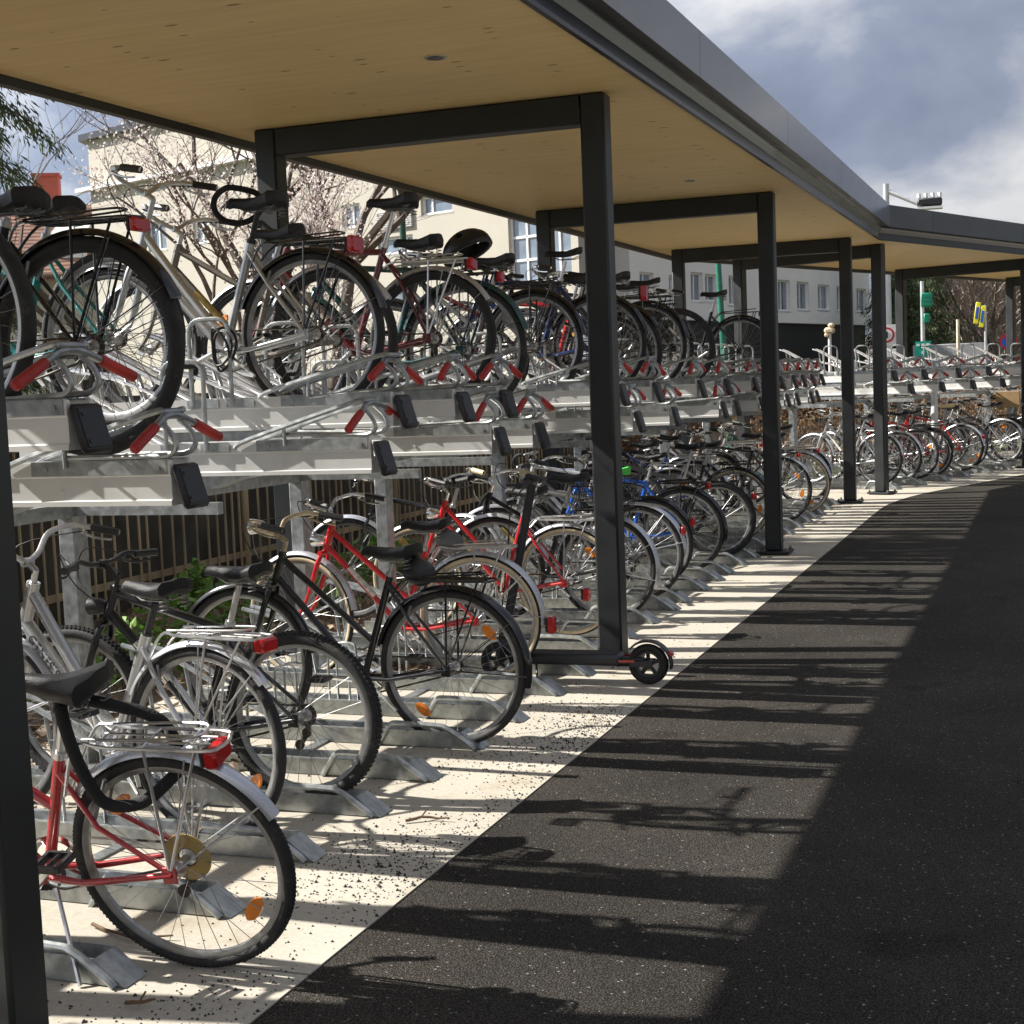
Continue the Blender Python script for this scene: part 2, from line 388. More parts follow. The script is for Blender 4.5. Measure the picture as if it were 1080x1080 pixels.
fa = N(t, 'ShaderNodeMath', operation='MULTIPLY'); fa.inputs[1].default_value = .3; t.links.new(lt.outputs[0], fa.inputs[0])
col = mixc(t, fa.outputs[0], col, (.16, .1, .05))
t.links.new(col, b.inputs['Base Color']); b.inputs['Roughness'].default_value = .55

shel = thing('bike_shelter', 'long angled bicycle shelter with black steel posts and pale plywood ceiling', 'shelter')
g = M(); sweep(g, [(-2.40, ZS), (.262, ZS), (.262, ZS+.03), (-2.40, ZS+.03)]); ob('soffit', g, SOFF, shel, False)
g = M(); sweep(g, [(-2.40, ZS+.034), (.262, ZS+.034), (.385, ZS+.37), (-2.40, ZS+.37)]); ob('roof', g, FASC, shel, False)
g = M(); sweep(g, [(-2.46, ZS-.045), (-2.405, ZS-.045), (-2.405, ZS+.40), (-2.46, ZS+.40)]); ob('rear_trim', g, ANTH, shel, False)
def fascia(prof, name, FASC=FASC):
    cuts = [Y0]+[.62+2.92*k for k in range(-3, 4)]
    for a, b_ in zip(cuts, cuts[1:]):
        if b_-a < .3: continue
        q = M(); q.prism(prof, 'y', a+.003, b_-.003); ob(name, q, FASC, shel, False)
    a = cuts[-1]+.003; q = M(); V = []
    for x, z in prof: V.append((x, a, z))
    for x, z in prof: p = bend(x-BX); V.append((p.x, p.y, z))
    for x, z in prof: p = bend(x-BX)+SU*1.2; V.append((p.x, p.y, z))
    n = len(prof); F = [(k*n+j, k*n+(j+1) % n, (k+1)*n+(j+1) % n, (k+1)*n+j) for k in range(2) for j in range(n)]
    F += [tuple(range(n)), tuple(range(3*n-1, 2*n-1, -1))]
    q.add(V, F); ob(name, q, FASC, shel, False)
    for u in (1.2, 4.1, 7.0, 9.9):
        q = M(); o1 = bend(prof[0][0]-BX)
        V = []
        for s_ in (u+.006, u+2.9):
            for x, z in prof: p = bend(x-BX)+SU*s_; V.append((p.x, p.y, z))
        F = [(j, (j+1) % n, n+(j+1) % n, n+j) for j in range(n)]+[tuple(range(n)), tuple(range(2*n-1, n-1, -1))]
        q.add(V, F); ob(name, q, FASC, shel, False)
fascia([(.265, ZS-.012), (.292, ZS-.012), (.292, ZS+.01), (.285, ZS+.012), (.275, ZS+.10), (.30, ZS+.135), (.265, ZS+.135)], 'lower_fascia', FASD)
fascia([(.28, ZS+.138), (.40, ZS+.138), (.405, ZS+.40), (.36, ZS+.41), (.35, ZS+.17), (.28, ZS+.155)], 'upper_fascia')
PW = .14
def base_plate(mw, par):
    q = M(); q.box((-.07, .07, .022), (.30, .26, .022), bev=.003); q.box((-.07, .07, .006), (.26, .22, .010))
    bp = ob('base_plate', q, ANTH, par)
    bp.matrix_local = mw.copy()
    for x in (-.195, .055):
        for y in (-.035, .175):
            q = M(); q.tube([(x, y, .033), (x, y, .046)], .017, 6); q.tube([(x, y, .046), (x, y, .062)], .009, 8); ob('bolt', q, STEELD, bp)
def portal(mw):
    q = M(); q.box((-PW/2, PW/2, .033+(ZS-.033)/2), (PW, PW, ZS-.035), bev=.012); o = ob('post', q, ANTH, shel); o.matrix_local = mw
    base_plate(mw, shel)
    q = M(); q.box((-2.11, PW/2, .033+(ZS-.033)/2), (PW, PW, ZS-.035), bev=.012); o = ob('post', q, ANTH, shel); o.matrix_local = mw
    base_plate(mw @ T(-2.04, 0), shel)
    q = M(); q.box((-1.09, PW/2, ZS-.084), (2.04-PW+.004, PW-.004, .16), bev=.008); o = ob('crossbeam', q, ANTH, shel); o.matrix_local = mw
for y in (-5.155, 0, 5.045, 10.09): portal(T(0, y))
for u in (.62, 5.45, 9.9): portal(SEG2 @ T(0, u))
def on_z(px, py, z):
    d = at(px, py, 1)-Vector(CP); return Vector(CP)+d*((z-CP[2])/d.z)
for px, py in ((459, 60), (728, 190)):
    c = on_z(px, py, ZS); q = M()
    q.tube([(c.x, c.y, ZS-.006), (c.x, c.y, ZS-.001)], .055, 24); dl = ob('downlight', q, ALU, shel)
    q = M(); q.tube([(c.x, c.y, ZS-.009), (c.x, c.y, ZS-.0065)], .040, 24); ob('lamp_glass', q, mat('dark_lens', (.05, .05, .055), .2), dl)

# ------------------------------------------------------------------ upper trays
def make_tray():
    t_ = thing('rack_tray', 'x', 'rack tray')
    g = M(); pf = [(-.064, -.144), (.064, -.144), (.064, -.128), (.058, -.124), (.058, -.05), (.062, -.046), (.062, 0), (.048, 0), (.03, -.075), (-.03, -.075), (-.048, 0), (-.062, 0), (-.062, -.046), (-.058, -.05), (-.058, -.124), (-.064, -.128)]
    g.prism(pf, 'x', -.03, -1.78)
    for s in (-1, 1):
        for x in (-.45, -1.2): g.tube([(x, s*.056, -.095), (x, s*.0625, -.095)], .007, 6)
    ob('rail', g, RAIL, t_, ang=25)
    for s in (-1, 1):
        g = M(); g.box((-.30, s*.0645, -.021), (.52, .004, .044)); g.box((-.30, s*.054, .002), (.52, .022, .004))
        for x in (-.07, -.5): g.tube([(x, s*.064, -.022), (x, s*.072, -.022)], .008, 6)
        ob('edge_strip', g, STEELG, t_)
    g = M(); g.box((0, 0, 0), (.024, .140, .150), bev=.012); g.box((.013, 0, 0), (.005, .11, .12), bev=.003)
    for z in (-.04, .04): g.tube([(.014, -.04, z), (.018, -.04, z)], .006, 6)
    c = ob('end_cap', g, BLACK, t_); c.matrix_local = Matrix.Translation((.004, 0, -.085)) @ Matrix.Rotation(R_(-16), 4, 'Y')
    g = M(); g.tube(smoothpts([(-.03, -.255, .055), (-.04, -.11, .115), (-.05, -.04, .14), (-.05, .04, .14), (-.04, .11, .115), (-.03, .255, .06)], 5), .0125, 8)
    for s in (-1, 1):
        g.tube(smoothpts([(-.06, s*.058, .128), (-.02, s*.062, .09), (-.005, s*.06, .045), (-.04, s*.056, .018), (-.14, s*.052, .016), (-.42, s*.052, .016)], 5), .0095, 7)
    h = ob('handle', g, STEELG, t_)
    for s in (-1, 1):
        g = M(); g.tube([(-.039, s*.12, .111), (-.036, s*.18, .086), (-.03, s*.258, .054), (-.03, s*.265, .051)], [.0165, .0175, .0175, .010], 10); ob('grip', g, REDG, h)
    for s in (-1,):
        g = M(); g.tube(smoothpts([(-1.0, s*.07, -.03), (-1.0, s*.07, .16), (-1.0, s*.07, .30), (-.965, s*.07, .345), (-.90, s*.07, .35), (-.835, s*.07, .345), (-.80, s*.07, .30), (-.80, s*.07, .16), (-.80, s*.07, -.03)], 3), .0105, 7)
        g.box((-.95, s*.067, -.022), (.16, .006, .035)); g.box((-.76, s*.067, -.022), (.14, .006, .035)); ob('wheel_loop', g, STEELG, t_)
    g = M()
    for s in (-1, 1):
        g.tube(smoothpts([(-.66, s*.075, -.01), (-.58, s*.075, .025), (-.10, s*.068, .15), (-.05, s*.06, .157)], 4), .0105, 7)
    g.tube([(-.05, -.06, .157), (-.05, .06, .157)], .0105, 7)
    g.tube([(-.42, -.072, .067), (-.42, -.072, -.01)], .008, 6); g.tube([(-.42, .072, .067), (-.42, .072, -.01)], .008, 6)
    ob('wheel_arm', g, STEELG, t_)
    g = M()
    for s in (-1, 1):
        g.tube([(-1.02, s*.045, .0), (-1.62, s*.045, .31), (-1.70, s*.045, .335)], .013, 7)
        g.tube([(-1.05, s*.045, -.03), (-1.42, s*.045, .11), (-1.74, s*.045, .17)], .011, 7)
        for x, z in ((-1.3, .145), (-1.38, .187), (-1.6, .3)): g.tube([(x, s*.045, z), (x+.05, s*.045, -.02)], .009, 6)
    ob('front_guide', g, ALU, t_)
    g = M(); g.prism([(-.62, -.146), (-1.5, -.146), (-1.35, -.195), (-1.1, -.205), (-.8, -.20)], 'y', -.05, .05); ob('slide_bracket', g, STEELG, t_)
    return t_
tray0 = make_tray()
_first = [True]
def tray(mw, label, group):
    o = tray0 if _first[0] else tree_copy(tray0)
    _first[0] = False
    o.matrix_world = mw @ Matrix.Rotation(rng.gauss(0, .006), 4, 'Z') @ T(rng.gauss(0, .008), 0, 0); o['label'] = label; o['group'] = group
    for ch in o.children:
        if ch.name.startswith('handle'): ch.rotation_euler = (rng.gauss(0, .035), rng.gauss(0, .05), rng.gauss(0, .03))
        if ch.name.startswith('wheel_arm'): ch.rotation_euler = (0, rng.gauss(0, .03), 0)
    return o
ZH, ZL = 1.585, 1.40
TG = 'upper level rack trays'
HI = {-4.31: 'raised upper rack tray at the left edge carrying the black silver rimmed bicycle',
      -2.14: 'raised upper rack tray carrying the silver bicycle with the black loop lock',
      -1.46: 'raised upper rack tray carrying the bronze bicycle behind the silver one',
      -.84: 'raised upper rack tray carrying the maroon bicycle with pale mudguards',
      1.22: 'raised upper rack tray half hidden behind the thick black second post',
      2.12: 'raised upper rack tray carrying the dark blue diamond bicycle',
      3.46: 'raised upper rack tray carrying the red white and blue bicycle',
      4.40: 'raised upper rack tray with the black curved frame bicycle with a flat saddle'}
LO = {-3.80: 'lower set upper tray carrying the black bicycle with the long red tail lamp',
      -2.35: 'lower set upper tray below the silver bicycle, its handle partly hidden',
      -.99: 'lower set upper tray with sunlit side left of the second post',
      -.38: 'lower set upper tray carrying the dark green bicycle with a helmet on its rack',
      1.56: 'lower set upper tray just right of the second post, sun spots on its side',
      2.56: 'lower set upper tray carrying the black bicycle with the tilted red tail lamp',
      4.19: 'lower set upper tray in front of the third post',
      4.73: 'lower set upper tray with a bright sunlit side left of the third post'}
for y, l in HI.items(): tray(T(-.3, y, ZH+(.02 if y < -4 else 0)), l, TG)
for y, l in LO.items(): tray(T(-.3, y, ZL), l, TG)
for i, y in enumerate((5.6, 6.4, 7.05, 7.64, 8.3, 9.0, 9.7)):
    tray(T(-.3, y, ZH), 'raised upper rack tray with the black step through bicycle behind the third post' if i == 2 else 'empty raised upper rack tray between the third and fourth posts', TG)
for y in (5.9, 6.7, 7.35, 8.0, 8.65, 9.35): tray(T(-.3, y, ZL), 'empty lower set upper tray between the third and fourth posts', TG)
for k, u in enumerate((1.55, 2.45, 3.55, 4.6, 6.0, 7.0, 8.0)):
    tray(SEG2 @ T(-.28, u, ZH), ['empty raised tray first right of the corner post', 'empty raised tray before the turquoise sign', 'empty raised tray before the pale wooden stake', 'empty raised tray below the yellow signs'][k] if k < 4 else 'empty raised tray behind the last post at the right edge', TG)
for k, u in enumerate((2.0, 3.0, 4.08, 5.1, 6.5, 7.5)):
    tray(SEG2 @ T(-.28, u, ZL), ['empty low tray first right of the corner post', 'empty low tray above the red diamond bicycle', 'empty low tray above the white twin tube bicycle', 'empty low tray with a sunlit white patch by its black cap'][k] if k < 4 else 'empty low tray behind the last post at the right edge', TG)

for y in (-5.55, -6.2, -6.85): tray(T(-.3, y, ZH), 'unseen raised upper rack tray beside the foreground post, added for shadow', TG); tray(T(-.3, y+.3, ZL), 'unseen lower set upper tray beside the foreground post, added for shadow', TG)  # trays out of view, added with the bicycles that throw shadows
# rack frames under the trays: posts and beams
def rack_frame(mw, a, b_, label):
    r = thing('tray_support', label, 'rack support', mw, 'galvanised rack supports')
    for x, z in ((-1.72, 1.13),):
        q = M(); q.box((x, (a+b_)/2, z), (.06, b_-a, .06)); ob('beam', q, STEELG, r)
    n = max(2, int((b_-a)/2.2)+1)
    for i in range(n):
        y = a+.25+(b_-a-.5)*i/(n-1)
        q = M(); q.box((-1.72, y, .555), (.08, .10, 1.10), bev=.004); q.box((-1.72, y, .008), (.2, .18, .012)); ob('post', q, STEELG, r)
        q = M(); q.box((-1.33, y, 1.13), (.72, .04, .05)); ob('arm', q, STEELG, r)
rack_frame(ID, -6.9, -.25, 'galvanised rack support carrying the nearest upper trays')
rack_frame(ID, .35, 4.95, 'galvanised rack support between the second and third shelter posts')
rack_frame(ID, 5.4, 10.0, 'galvanised rack support between the third and fourth shelter posts')
rack_frame(SEG2, 1.1, 8.2, 'galvanised rack support beyond the bend of the shelter')

# ------------------------------------------------------------------ floor channels
def make_channel():
    c = thing('wheel_channel', 'x', 'wheel channel')
    g = M()
    for s in (-1, 1):
        g.prism([(0, .003), (-.10, .075), (-.55, .075), (-1.85, .075), (-1.85, .003)], 'y', s*.048-.002, s*.048+.002)
        g.box((-1.1, s*.058, .075), (1.5, .018, .004))
    g.box((-.95, 0, .012), (1.75, .09, .005)); g.prism([(0, .003), (-.10, .075), (-.10, .071), (-.005, .001)], 'y', -.046, .046)
    ob('trough', g, STEELG, c, False)
    g = M(); g.tube(smoothpts([(-.50, -.06, .004), (-.465, -.06, .06), (-.43, -.062, .102), (-.38, -.063, .108), (-.22, -.063, .105), (-.16, -.063, .095), (-.06, -.058, .03), (-.03, -.057, .004)], 4), .0125, 8); ob('guide_loop', g, STEELG, c)
    for s in (-1, 1):
        g = M(); g.tube(smoothpts([(-1.02, s*.045, .05), (-1.02, s*.045, .30), (-1.0, s*.045, .34), (-.93, s*.045, .34), (-.91, s*.045, .30), (-.91, s*.045, .05)], 3), .006, 6); ob('wheel_rod', g, STEELG, c)
    return c
def make_riser(c):
    g = M()
    for s in (-1, 1):
        g.tube([(-1.0, s*.045, .075), (-1.55, s*.045, .36), (-1.85, s*.045, .42)], .013, 7)
        g.tube([(-1.5, s*.045, .33), (-1.45, s*.045, .02)], .01, 6); g.tube([(-1.8, s*.045, .41), (-1.75, s*.045, .02)], .01, 6)
    return ob('front_riser', g, STEELG, c)
ch0 = make_channel(); ch1 = tree_copy(ch0); make_riser(ch1)
_cu = [0, 0]
def channel(mw, k, label):
    src = (ch0, ch1)[k]
    o = src if not _cu[k] else tree_copy(src); _cu[k] = 1
    o.matrix_world = mw; o['label'] = label; o['group'] = 'floor wheel channels'
CL = {-4.57: 'empty galvanised floor channel nearest the foreground post', -4.03: 'galvanised floor channel behind the near red bicycle\'s tyre',
      -3.49: 'galvanised floor channel under the silver lettered bicycle', -2.96: 'galvanised floor channel under the black mountain bicycle',
      -2.46: 'empty galvanised floor channel between the knobbly tyre and the black ladies bicycle', -1.93: 'galvanised floor channel under the black ladies bicycle',
      -1.40: 'empty galvanised floor channel just beyond the black ladies bicycle', -.81: 'galvanised floor channel under the red bicycle with the straight twin tubes',
      -.30: 'empty galvanised floor channel beside the scooter deck', .30: 'empty galvanised floor channel just past the second post', .85: 'galvanised floor channel under the red bicycle with the curved twin tubes'}
yy = list(CL)+[1.40, 1.95, 2.3, 2.9, 3.4, 3.8, 4.35, 4.87, 5.5, 6.15, 6.7, 7.3, 7.87, 8.3, 8.75, 9.3, 9.9]
for i, y in enumerate(yy):
    channel(T(-.07 if y < 0 else -.15, y), i % 2, CL.get(y, 'galvanised floor channel in the run between the second and fourth posts'))
for i in range(9): channel(SEG2 @ T(-.15, 1.4+.75*i), i % 2, 'galvanised floor channel beyond the bend of the shelter')
for mw, a, b_, l in ((ID, -4.8, -.1, 'long floor rails under the nearest wheel channels'), (ID, .2, 4.95, 'long floor rails between the second and third posts'), (ID, 5.3, 10.0, 'long floor rails between the third and fourth posts'), (SEG2, 1.1, 8.0, 'long floor rails beyond the bend')):
    r = thing('floor_rail', l, 'floor rail', mw, 'floor rails')
    for x in (-.85, -1.75):
        q = M(); q.box((x, (a+b_)/2, .0), (.05, b_-a, .018)); ob('rail', q, STEELG, r)
# ------------------------------------------------------------------ bicycles
_wc = {}
def wheel_meshes(R, tw, ns, knob, rim, n, seed):
    k = (round(R, 3), round(tw, 4), ns, knob, rim.name, n)
    if k in _wc: return _wc[k]
    g = M(); prof = [(R-tw+tw*math.cos(w)*1.0, tw*math.sin(w)) for w in [2*math.pi*i/10 for i in range(10)]]
    g.ring(prof, n)
    if knob:
        fine = knob == 'fine'; m = int(2*math.pi*R/(.014 if fine else .021)); kh = .6 if fine else 1
        for i in range(m):
            w = 2*math.pi*(i+.5*0)/m
            for y, rr, l in ((-.55*tw, R-.004-(.0025 if fine else 0), .010*kh), (0, R+.001-(.0025 if fine else 0), .011*kh), (.55*tw, R-.004-(.0025 if fine else 0), .010*kh)):
                ww = w+(math.pi/m if y == 0 else 0)
                rot = Matrix.Rotation(-ww, 3, 'Y')
                g.box((rr*math.cos(ww), y, rr*math.sin(ww)), (.007*kh, tw*.42, l), rot)
    tyre = g.mesh('tyre', RUBBER)
    ri = R-2*tw+.004; h = .017; w_ = min(tw*.62, .013)
    g = M(); g.ring([(ri+.004, w_), (ri+.004, -w_), (ri-.006, -w_), (ri-h, -w_*.55), (ri-h, w_*.55), (ri-.006, w_)], n); rimm = g.mesh('rim', rim, ang=30)
    g = M(); ri2 = ri-h+.001
    for i in range(ns):
        a = 2*math.pi*i/ns; s = 1 if i % 2 else -1; q = 1 if (i//2) % 2 else -1
        hw = a+q*1.15
        g.tube([(.021*math.cos(hw), s*.032, .021*math.sin(hw)), (ri2*math.cos(a), s*.004, ri2*math.sin(a))], .0012 if n > 40 else .0016, 3, caps=False)
    spk = g.mesh('spokes', SPOKE)
    g = M(); g.ring([(.011, -.05), (.011, -.034), (.026, -.034), (.026, -.029), (.014, -.024), (.014, .024), (.026, .029), (.026, .034), (.011, .034), (.011, .05), (.001, .052), (.001, -.052)], 14); hub = g.mesh('hub', ALU)
    _wc[k] = (tyre, rimm, spk, hub); return _wc[k]
_sc = {}
def sidewall(R, tw, n):
    k = (round(R, 3), tw, n)
    if k not in _sc:
        g = M()
        for s in (-1, 1): g.ring([(R-1.7*tw, s*tw*.72), (R-1.25*tw, s*tw*1.02), (R-.75*tw, s*tw*1.03), (R-.62*tw, s*tw*.96)], n, closed=False)
        _sc[k] = g.mesh('sidewall', CREAM_T)
    return _sc[k]
def amber_mesh():
    if 'a' not in _sc:
        g = M(); pl = [(.085*.5*math.cos(w), .034*.5*math.sin(w)*(1.25 if abs(math.cos(w)) < .7 else .9)) for w in [2*math.pi*i/14 for i in range(14)]]
        g.prism([(p, q) for p, q in pl], 'y', -.006, .006); _sc['a'] = g.mesh('reflector', AMBER, ang=30)
    return _sc['a']
def make_wheel(par, mw, R, tw, ns, knob, rim, n, cream, refl, seed, rear):
    tyre, rimm, spk, hub = wheel_meshes(R, tw, ns, knob, rim, n, seed)
    r_ = random.Random(seed); rot = r_.uniform(0, 6.28)
    w = link(bpy.data.objects.new('wheel', rimm), par); w.matrix_local = mw @ Matrix.Rotation(rot, 4, 'Y')
    for nm, me in (('tyre', tyre), ('spokes', spk), ('hub', hub)): link(bpy.data.objects.new(nm, me), w)
    if cream: link(bpy.data.objects.new('sidewall', sidewall(R, tw, n)), w)
    for a in refl:
        o = link(bpy.data.objects.new('reflector', amber_mesh()), w); aa = a-(-rot)
        rr = R*.70; o.matrix_local = Matrix.Rotation(-R_(a)-rot, 4, 'Y') @ T(rr, 0, 0) @ Matrix.Rotation(R_(90), 4, 'Y')
    return w
def saddle_mesh(kind, m):
    wide = {'sport': .072, 'city': .10, 'gel': .112, 'cover': .115}[kind]; th = {'sport': .045, 'city': .075, 'gel': .095, 'cover': .095}[kind]
    L = .27; g = M(); secs = []
    for i in range(15):
        u = i/14; x = .155-L*u
        w = .021+(wide-.021)*(0 if u < .12 else ((u-.12)/.88)**1.55*1.06 if u < .9 else 1.0)
        if u > .9: w = wide*math.sqrt(max(0.12, 1-((u-.9)/.1)**2*.8))
        if u < .04: w *= .65
        top = .012*math.cos(u*6.0)*.5+.018*u**2+(-.014 if u < .03 else 0); dep = (.035+(th-.035)*u)*(1 if .04 < u < .95 else .6)
        s_ = []
        for j in range(16):
            a = 2*math.pi*j/16; c, s = math.cos(a), math.sin(a)
            yy_ = w*math.copysign(abs(c)**.75, c); zz = top+(s*.018 if s > 0 else s*dep*(.55+.45*abs(c)**2))-.010*(abs(c)**3)
            if s > .8 and u > .55: zz -= .004
            s_.append((x, yy_, zz))
        secs.append(s_)
    g.loft(secs)
    return g
def bike(label, contact, frame=RUBBER, kind='diamond', R=.345, tw=.018, yaw=0, lean=0, pitch=0, steer=0, wb=1.05, st=.50, seat=.12, sad='city', sadm=LEATH, bar='swept', barm=CHROME, fat=1.0,
         rim=None, cream=False, knob=False, guard=None, guardang=(25, 170), rack=None, light=None, lightpos=None, refl=(), frefl=(), chaing=None, head=None, hi=False, bell=False, gripm=BLACK, forkm=None, seatpost=ALU, kick=True, spokeg=False, mw=ID, cables=True, text=None, fcol=None, basket=False, rackx=0.0, stemh=.06, ht=.13, grpc=None, group='parked bicycles', bag=False, suspension=False, sa=72, decal=None, frontguard=True, seed=None):
    seed = seed if seed is not None else int(abs(contact[0]*37+contact[1]*101)*10)
    n = 64 if hi else 40
    q_ = random.Random(seed*7+3); far_ = mw is SEG2 or contact[2] > 1 or contact[1] > -1.5
    if far_:
        yaw = yaw or q_.gauss(0, 1.9); lean = lean or q_.gauss(0, 1.6); steer = steer or q_.gauss(0, 9)
    root = thing('bicycle', label, 'bicycle', mw @ T(*contact) @ Matrix.Rotation(math.pi+R_(yaw), 4, 'Z') @ Matrix.Rotation(R_(-lean), 4, 'X') @ Matrix.Rotation(R_(-pitch), 4, 'Y'), group)
    forkm = forkm or frame; rim = rim or (BLACK if rng.random() < .25 and group == 'bicycles on the upper tier' else RIMM)
    H = Vector((0, 0, R)); BB = Vector((.435, 0, R-.055)); c72, s72 = math.cos(R_(sa)), math.sin(R_(sa))
    S = BB+Vector((-c72, 0, s72))*st
    F = Vector((wb, 0, R)); ax = Vector((-math.cos(R_(70.5)), 0, math.sin(R_(70.5)))); pf = Vector((ax.z, 0, -ax.x))
    A0 = F-pf*.045; K = A0+ax*(R+.055); HB = K+ax*.025; HTp = HB+ax*ht; ST = HTp+ax*stemh
    rt = .0165*fat; sg = 10 if hi else 7
    SW = Matrix.Translation(K) @ Matrix.Rotation(R_(steer), 4, ax) @ Matrix.Translation(-K)
    tu = lambda g, *p, r=rt: g.tube(p, r, sg)
    # frame
    g = M(); tu(g, HB-ax*.01, HTp+ax*.008, r=rt*1.2); tu(g, BB, S)
    g.tube([BB+Vector((0, -.036, 0)), BB+Vector((0, .036, 0))], .021, 12)
    if kind == 'diamond':
        tu(g, HTp-ax*.025, S-Vector((-c72, 0, s72))*.035); tu(g, HB+ax*.025, BB, r=rt*1.12)
    elif kind == 'mixte':
        q = BB+Vector((-c72, 0, s72))*st*.55
        tu(g, HTp-ax*.025, q, r=rt*.95); tu(g, HB+ax*.02, BB, r=rt)
    elif kind == 'step':
        q = BB+Vector((-c72, 0, s72))*st*.34
        tu(g, HTp-ax*.025, q, r=rt*.95); tu(g, HB+ax*.015, BB+Vector((.02, 0, .01)), r=rt)
    elif kind == 'curve':
        q = BB+Vector((-c72, 0, s72))*st*.24
        D = q-HTp
        g.tube(smoothpts([HTp-ax*.03, HTp+D*.45+Vector((0, 0, -.045)), HTp+D*.8+Vector((0, 0, -.055)), q], 6), rt*.95, sg)
        tu(g, HB+ax*.015, BB, r=rt)
    elif kind == 'wave':
        q = BB+Vector((-c72, 0, s72))*st*.20; D = q-HTp
        g.tube(smoothpts([HTp-ax*.03, HTp+D*.55+Vector((0, 0, -.075)), HTp+D*.84+Vector((0, 0, -.07)), q], 7), rt*1.05, sg)
        tu(g, HB+ax*.01, BB+Vector((.012, 0, .015)), r=rt*1.25)
    elif kind == 'arch':
        g.tube(smoothpts([HTp-ax*.03, HTp+Vector((-.2, 0, .03)), S+Vector((.12, 0, .0)), S+Vector((-.12, 0, -.10)), H+Vector((-.05, .0, .33))], 6), rt, sg)
        tu(g, HB, BB, r=rt*1.1)
    for s in (-1, 1):
        ys = s*.062
        g.tube([S+Vector((.012, s*.014, -.05)), S+Vector((-.10, s*.045, -.20)), H+Vector((0, ys, 0))], [.0085*fat, .008*fat, .0075*fat], sg)
        g.tube([BB+Vector((-.02, s*.03, 0)), BB+Vector((-.14, s*.046, 0)), H+Vector((0, ys, 0))], [.011*fat, .010*fat, .009*fat], sg)
        g.box(H+Vector((.008, ys, -.003)), (.045, .006, .05), bev=.002)
    ob('frame', g, frame, root)
    # printed band round the lower tube
    dm = decal if decal is not None else rng.choice((None, DEC_W, DEC_Y, DEC_G, DEC_W))
    if dm and text is None:
        a_ = HB+ax*(.025 if kind == 'diamond' else .017); g = M(); q0, q1 = a_.lerp(BB, .28), a_.lerp(BB, .62); g.tube([q0, q1], rt*1.13 if kind == 'diamond' else rt*1.02+.0004, 12, caps=False)
        ob('decal', g, dm, root)
    # seat post + saddle
    SP = S+Vector((-c72, 0, s72))*seat
    g = M(); g.tube([S-Vector((-c72, 0, s72))*.02, SP], .0128, sg); g.tube([S-Vector((-c72, 0, s72))*.012, S+Vector((-c72, 0, s72))*.008], .021, sg)
    ob('seat_post', g, seatpost, root)
    sm = saddle_mesh(sad, sadm); so = ob('saddle', sm, sadm, root); so.location = SP+Vector((-.005, 0, .055))
    g = M()
    for s in (-1, 1): g.tube([(.10, s*.015, -.02), (.05, s*.022, -.045), (-.06, s*.025, -.045), (-.10, s*.04, -.03)], .0035, 5)
    if sad in ('city', 'gel'):
        for s in (-1, 1): g.tube([(-.085+.016*math.cos(i*.9), s*.055+.016*math.sin(i*.9), -.075+i*.0022) for i in range(22)], .0025, 4)
    ob('saddle_rail', g, STEELD, so)
    # wheels
    make_wheel(root, T(*H), R, tw, 32 if hi else 24, knob, rim, n, cream, refl, seed, True)
    make_wheel(root, SW @ T(*F), R, tw, 32 if hi else 24, knob, rim, n, cream, frefl, seed+1, False)
    # fork
    g = M(); fr = rt*.78
    for s in (-1, 1):
        if suspension:
            g.tube([K+Vector((0, s*.055, 0))-ax*.005, K+Vector((0, s*.055, 0))-ax*.16], .014, sg); g.tube([K+Vector((0, s*.055, 0))-ax*.15, F+Vector((0, s*.055, 0))-pf*.02], .018, sg)
        else:
            g.tube(smoothpts([K+Vector((0, s*.03, 0)), K+Vector((0, s*.05, 0))-ax*.06, A0+Vector((0, s*.055, 0))+ax*(R*.55), A0+pf*.012+Vector((0, s*.056, 0))+ax*(R*.22), F+Vector((0, s*.056, 0))], 4), [fr*1.1]*9+[fr*.8]*8, sg)
    g.tube([K+Vector((0, -.058, 0)), K+Vector((0, .058, 0))], .015 if not suspension else .02, 8); g.tube([K, HB], rt*1.0, 8)
    fo = ob('fork', g, forkm, root); fo.matrix_local = SW
    # handlebar
    g = M(); C0 = ST+pf*(.05 if bar != 'flat' else .085)+ax*.012
    g.tube([HTp-ax*.0, ST], .0125, 8); g.tube([ST-ax*.004, C0], .0135, 8); g.tube([C0+Vector((0, -.022, 0)), C0+Vector((0, .022, 0))], .018, 8)
    ends = []
    if bar == 'swept': half = [(0, 0, 0), (.02, .07, .02), (.035, .15, .055), (-.02, .235, .075), (-.12, .275, .06), (-.19, .285, .045)]
    elif bar == 'flat': half = [(0, 0, 0), (0, .08, .005), (-.005, .16, .025), (-.03, .25, .01), (-.05, .31, .01)]
    elif bar == 'drop': half = [(0, 0, 0), (0, .19, 0), (.06, .205, -.004), (.095, .207, -.05), (.07, .208, -.115), (0, .21, -.135), (-.05, .21, -.135)]
    elif bar == 'ring': half = [(0, 0, 0), (.02, .08, .01), (.09, .20, .03), (.07, .27, .04), (-.06, .27, .01), (-.12, .265, .02)]
    elif bar == 'high': half = [(0, 0, 0), (0, .06, .03), (.01, .13, .10), (-.03, .22, .12), (-.11, .28, .10), (-.19, .30, .085)]
    gr = []
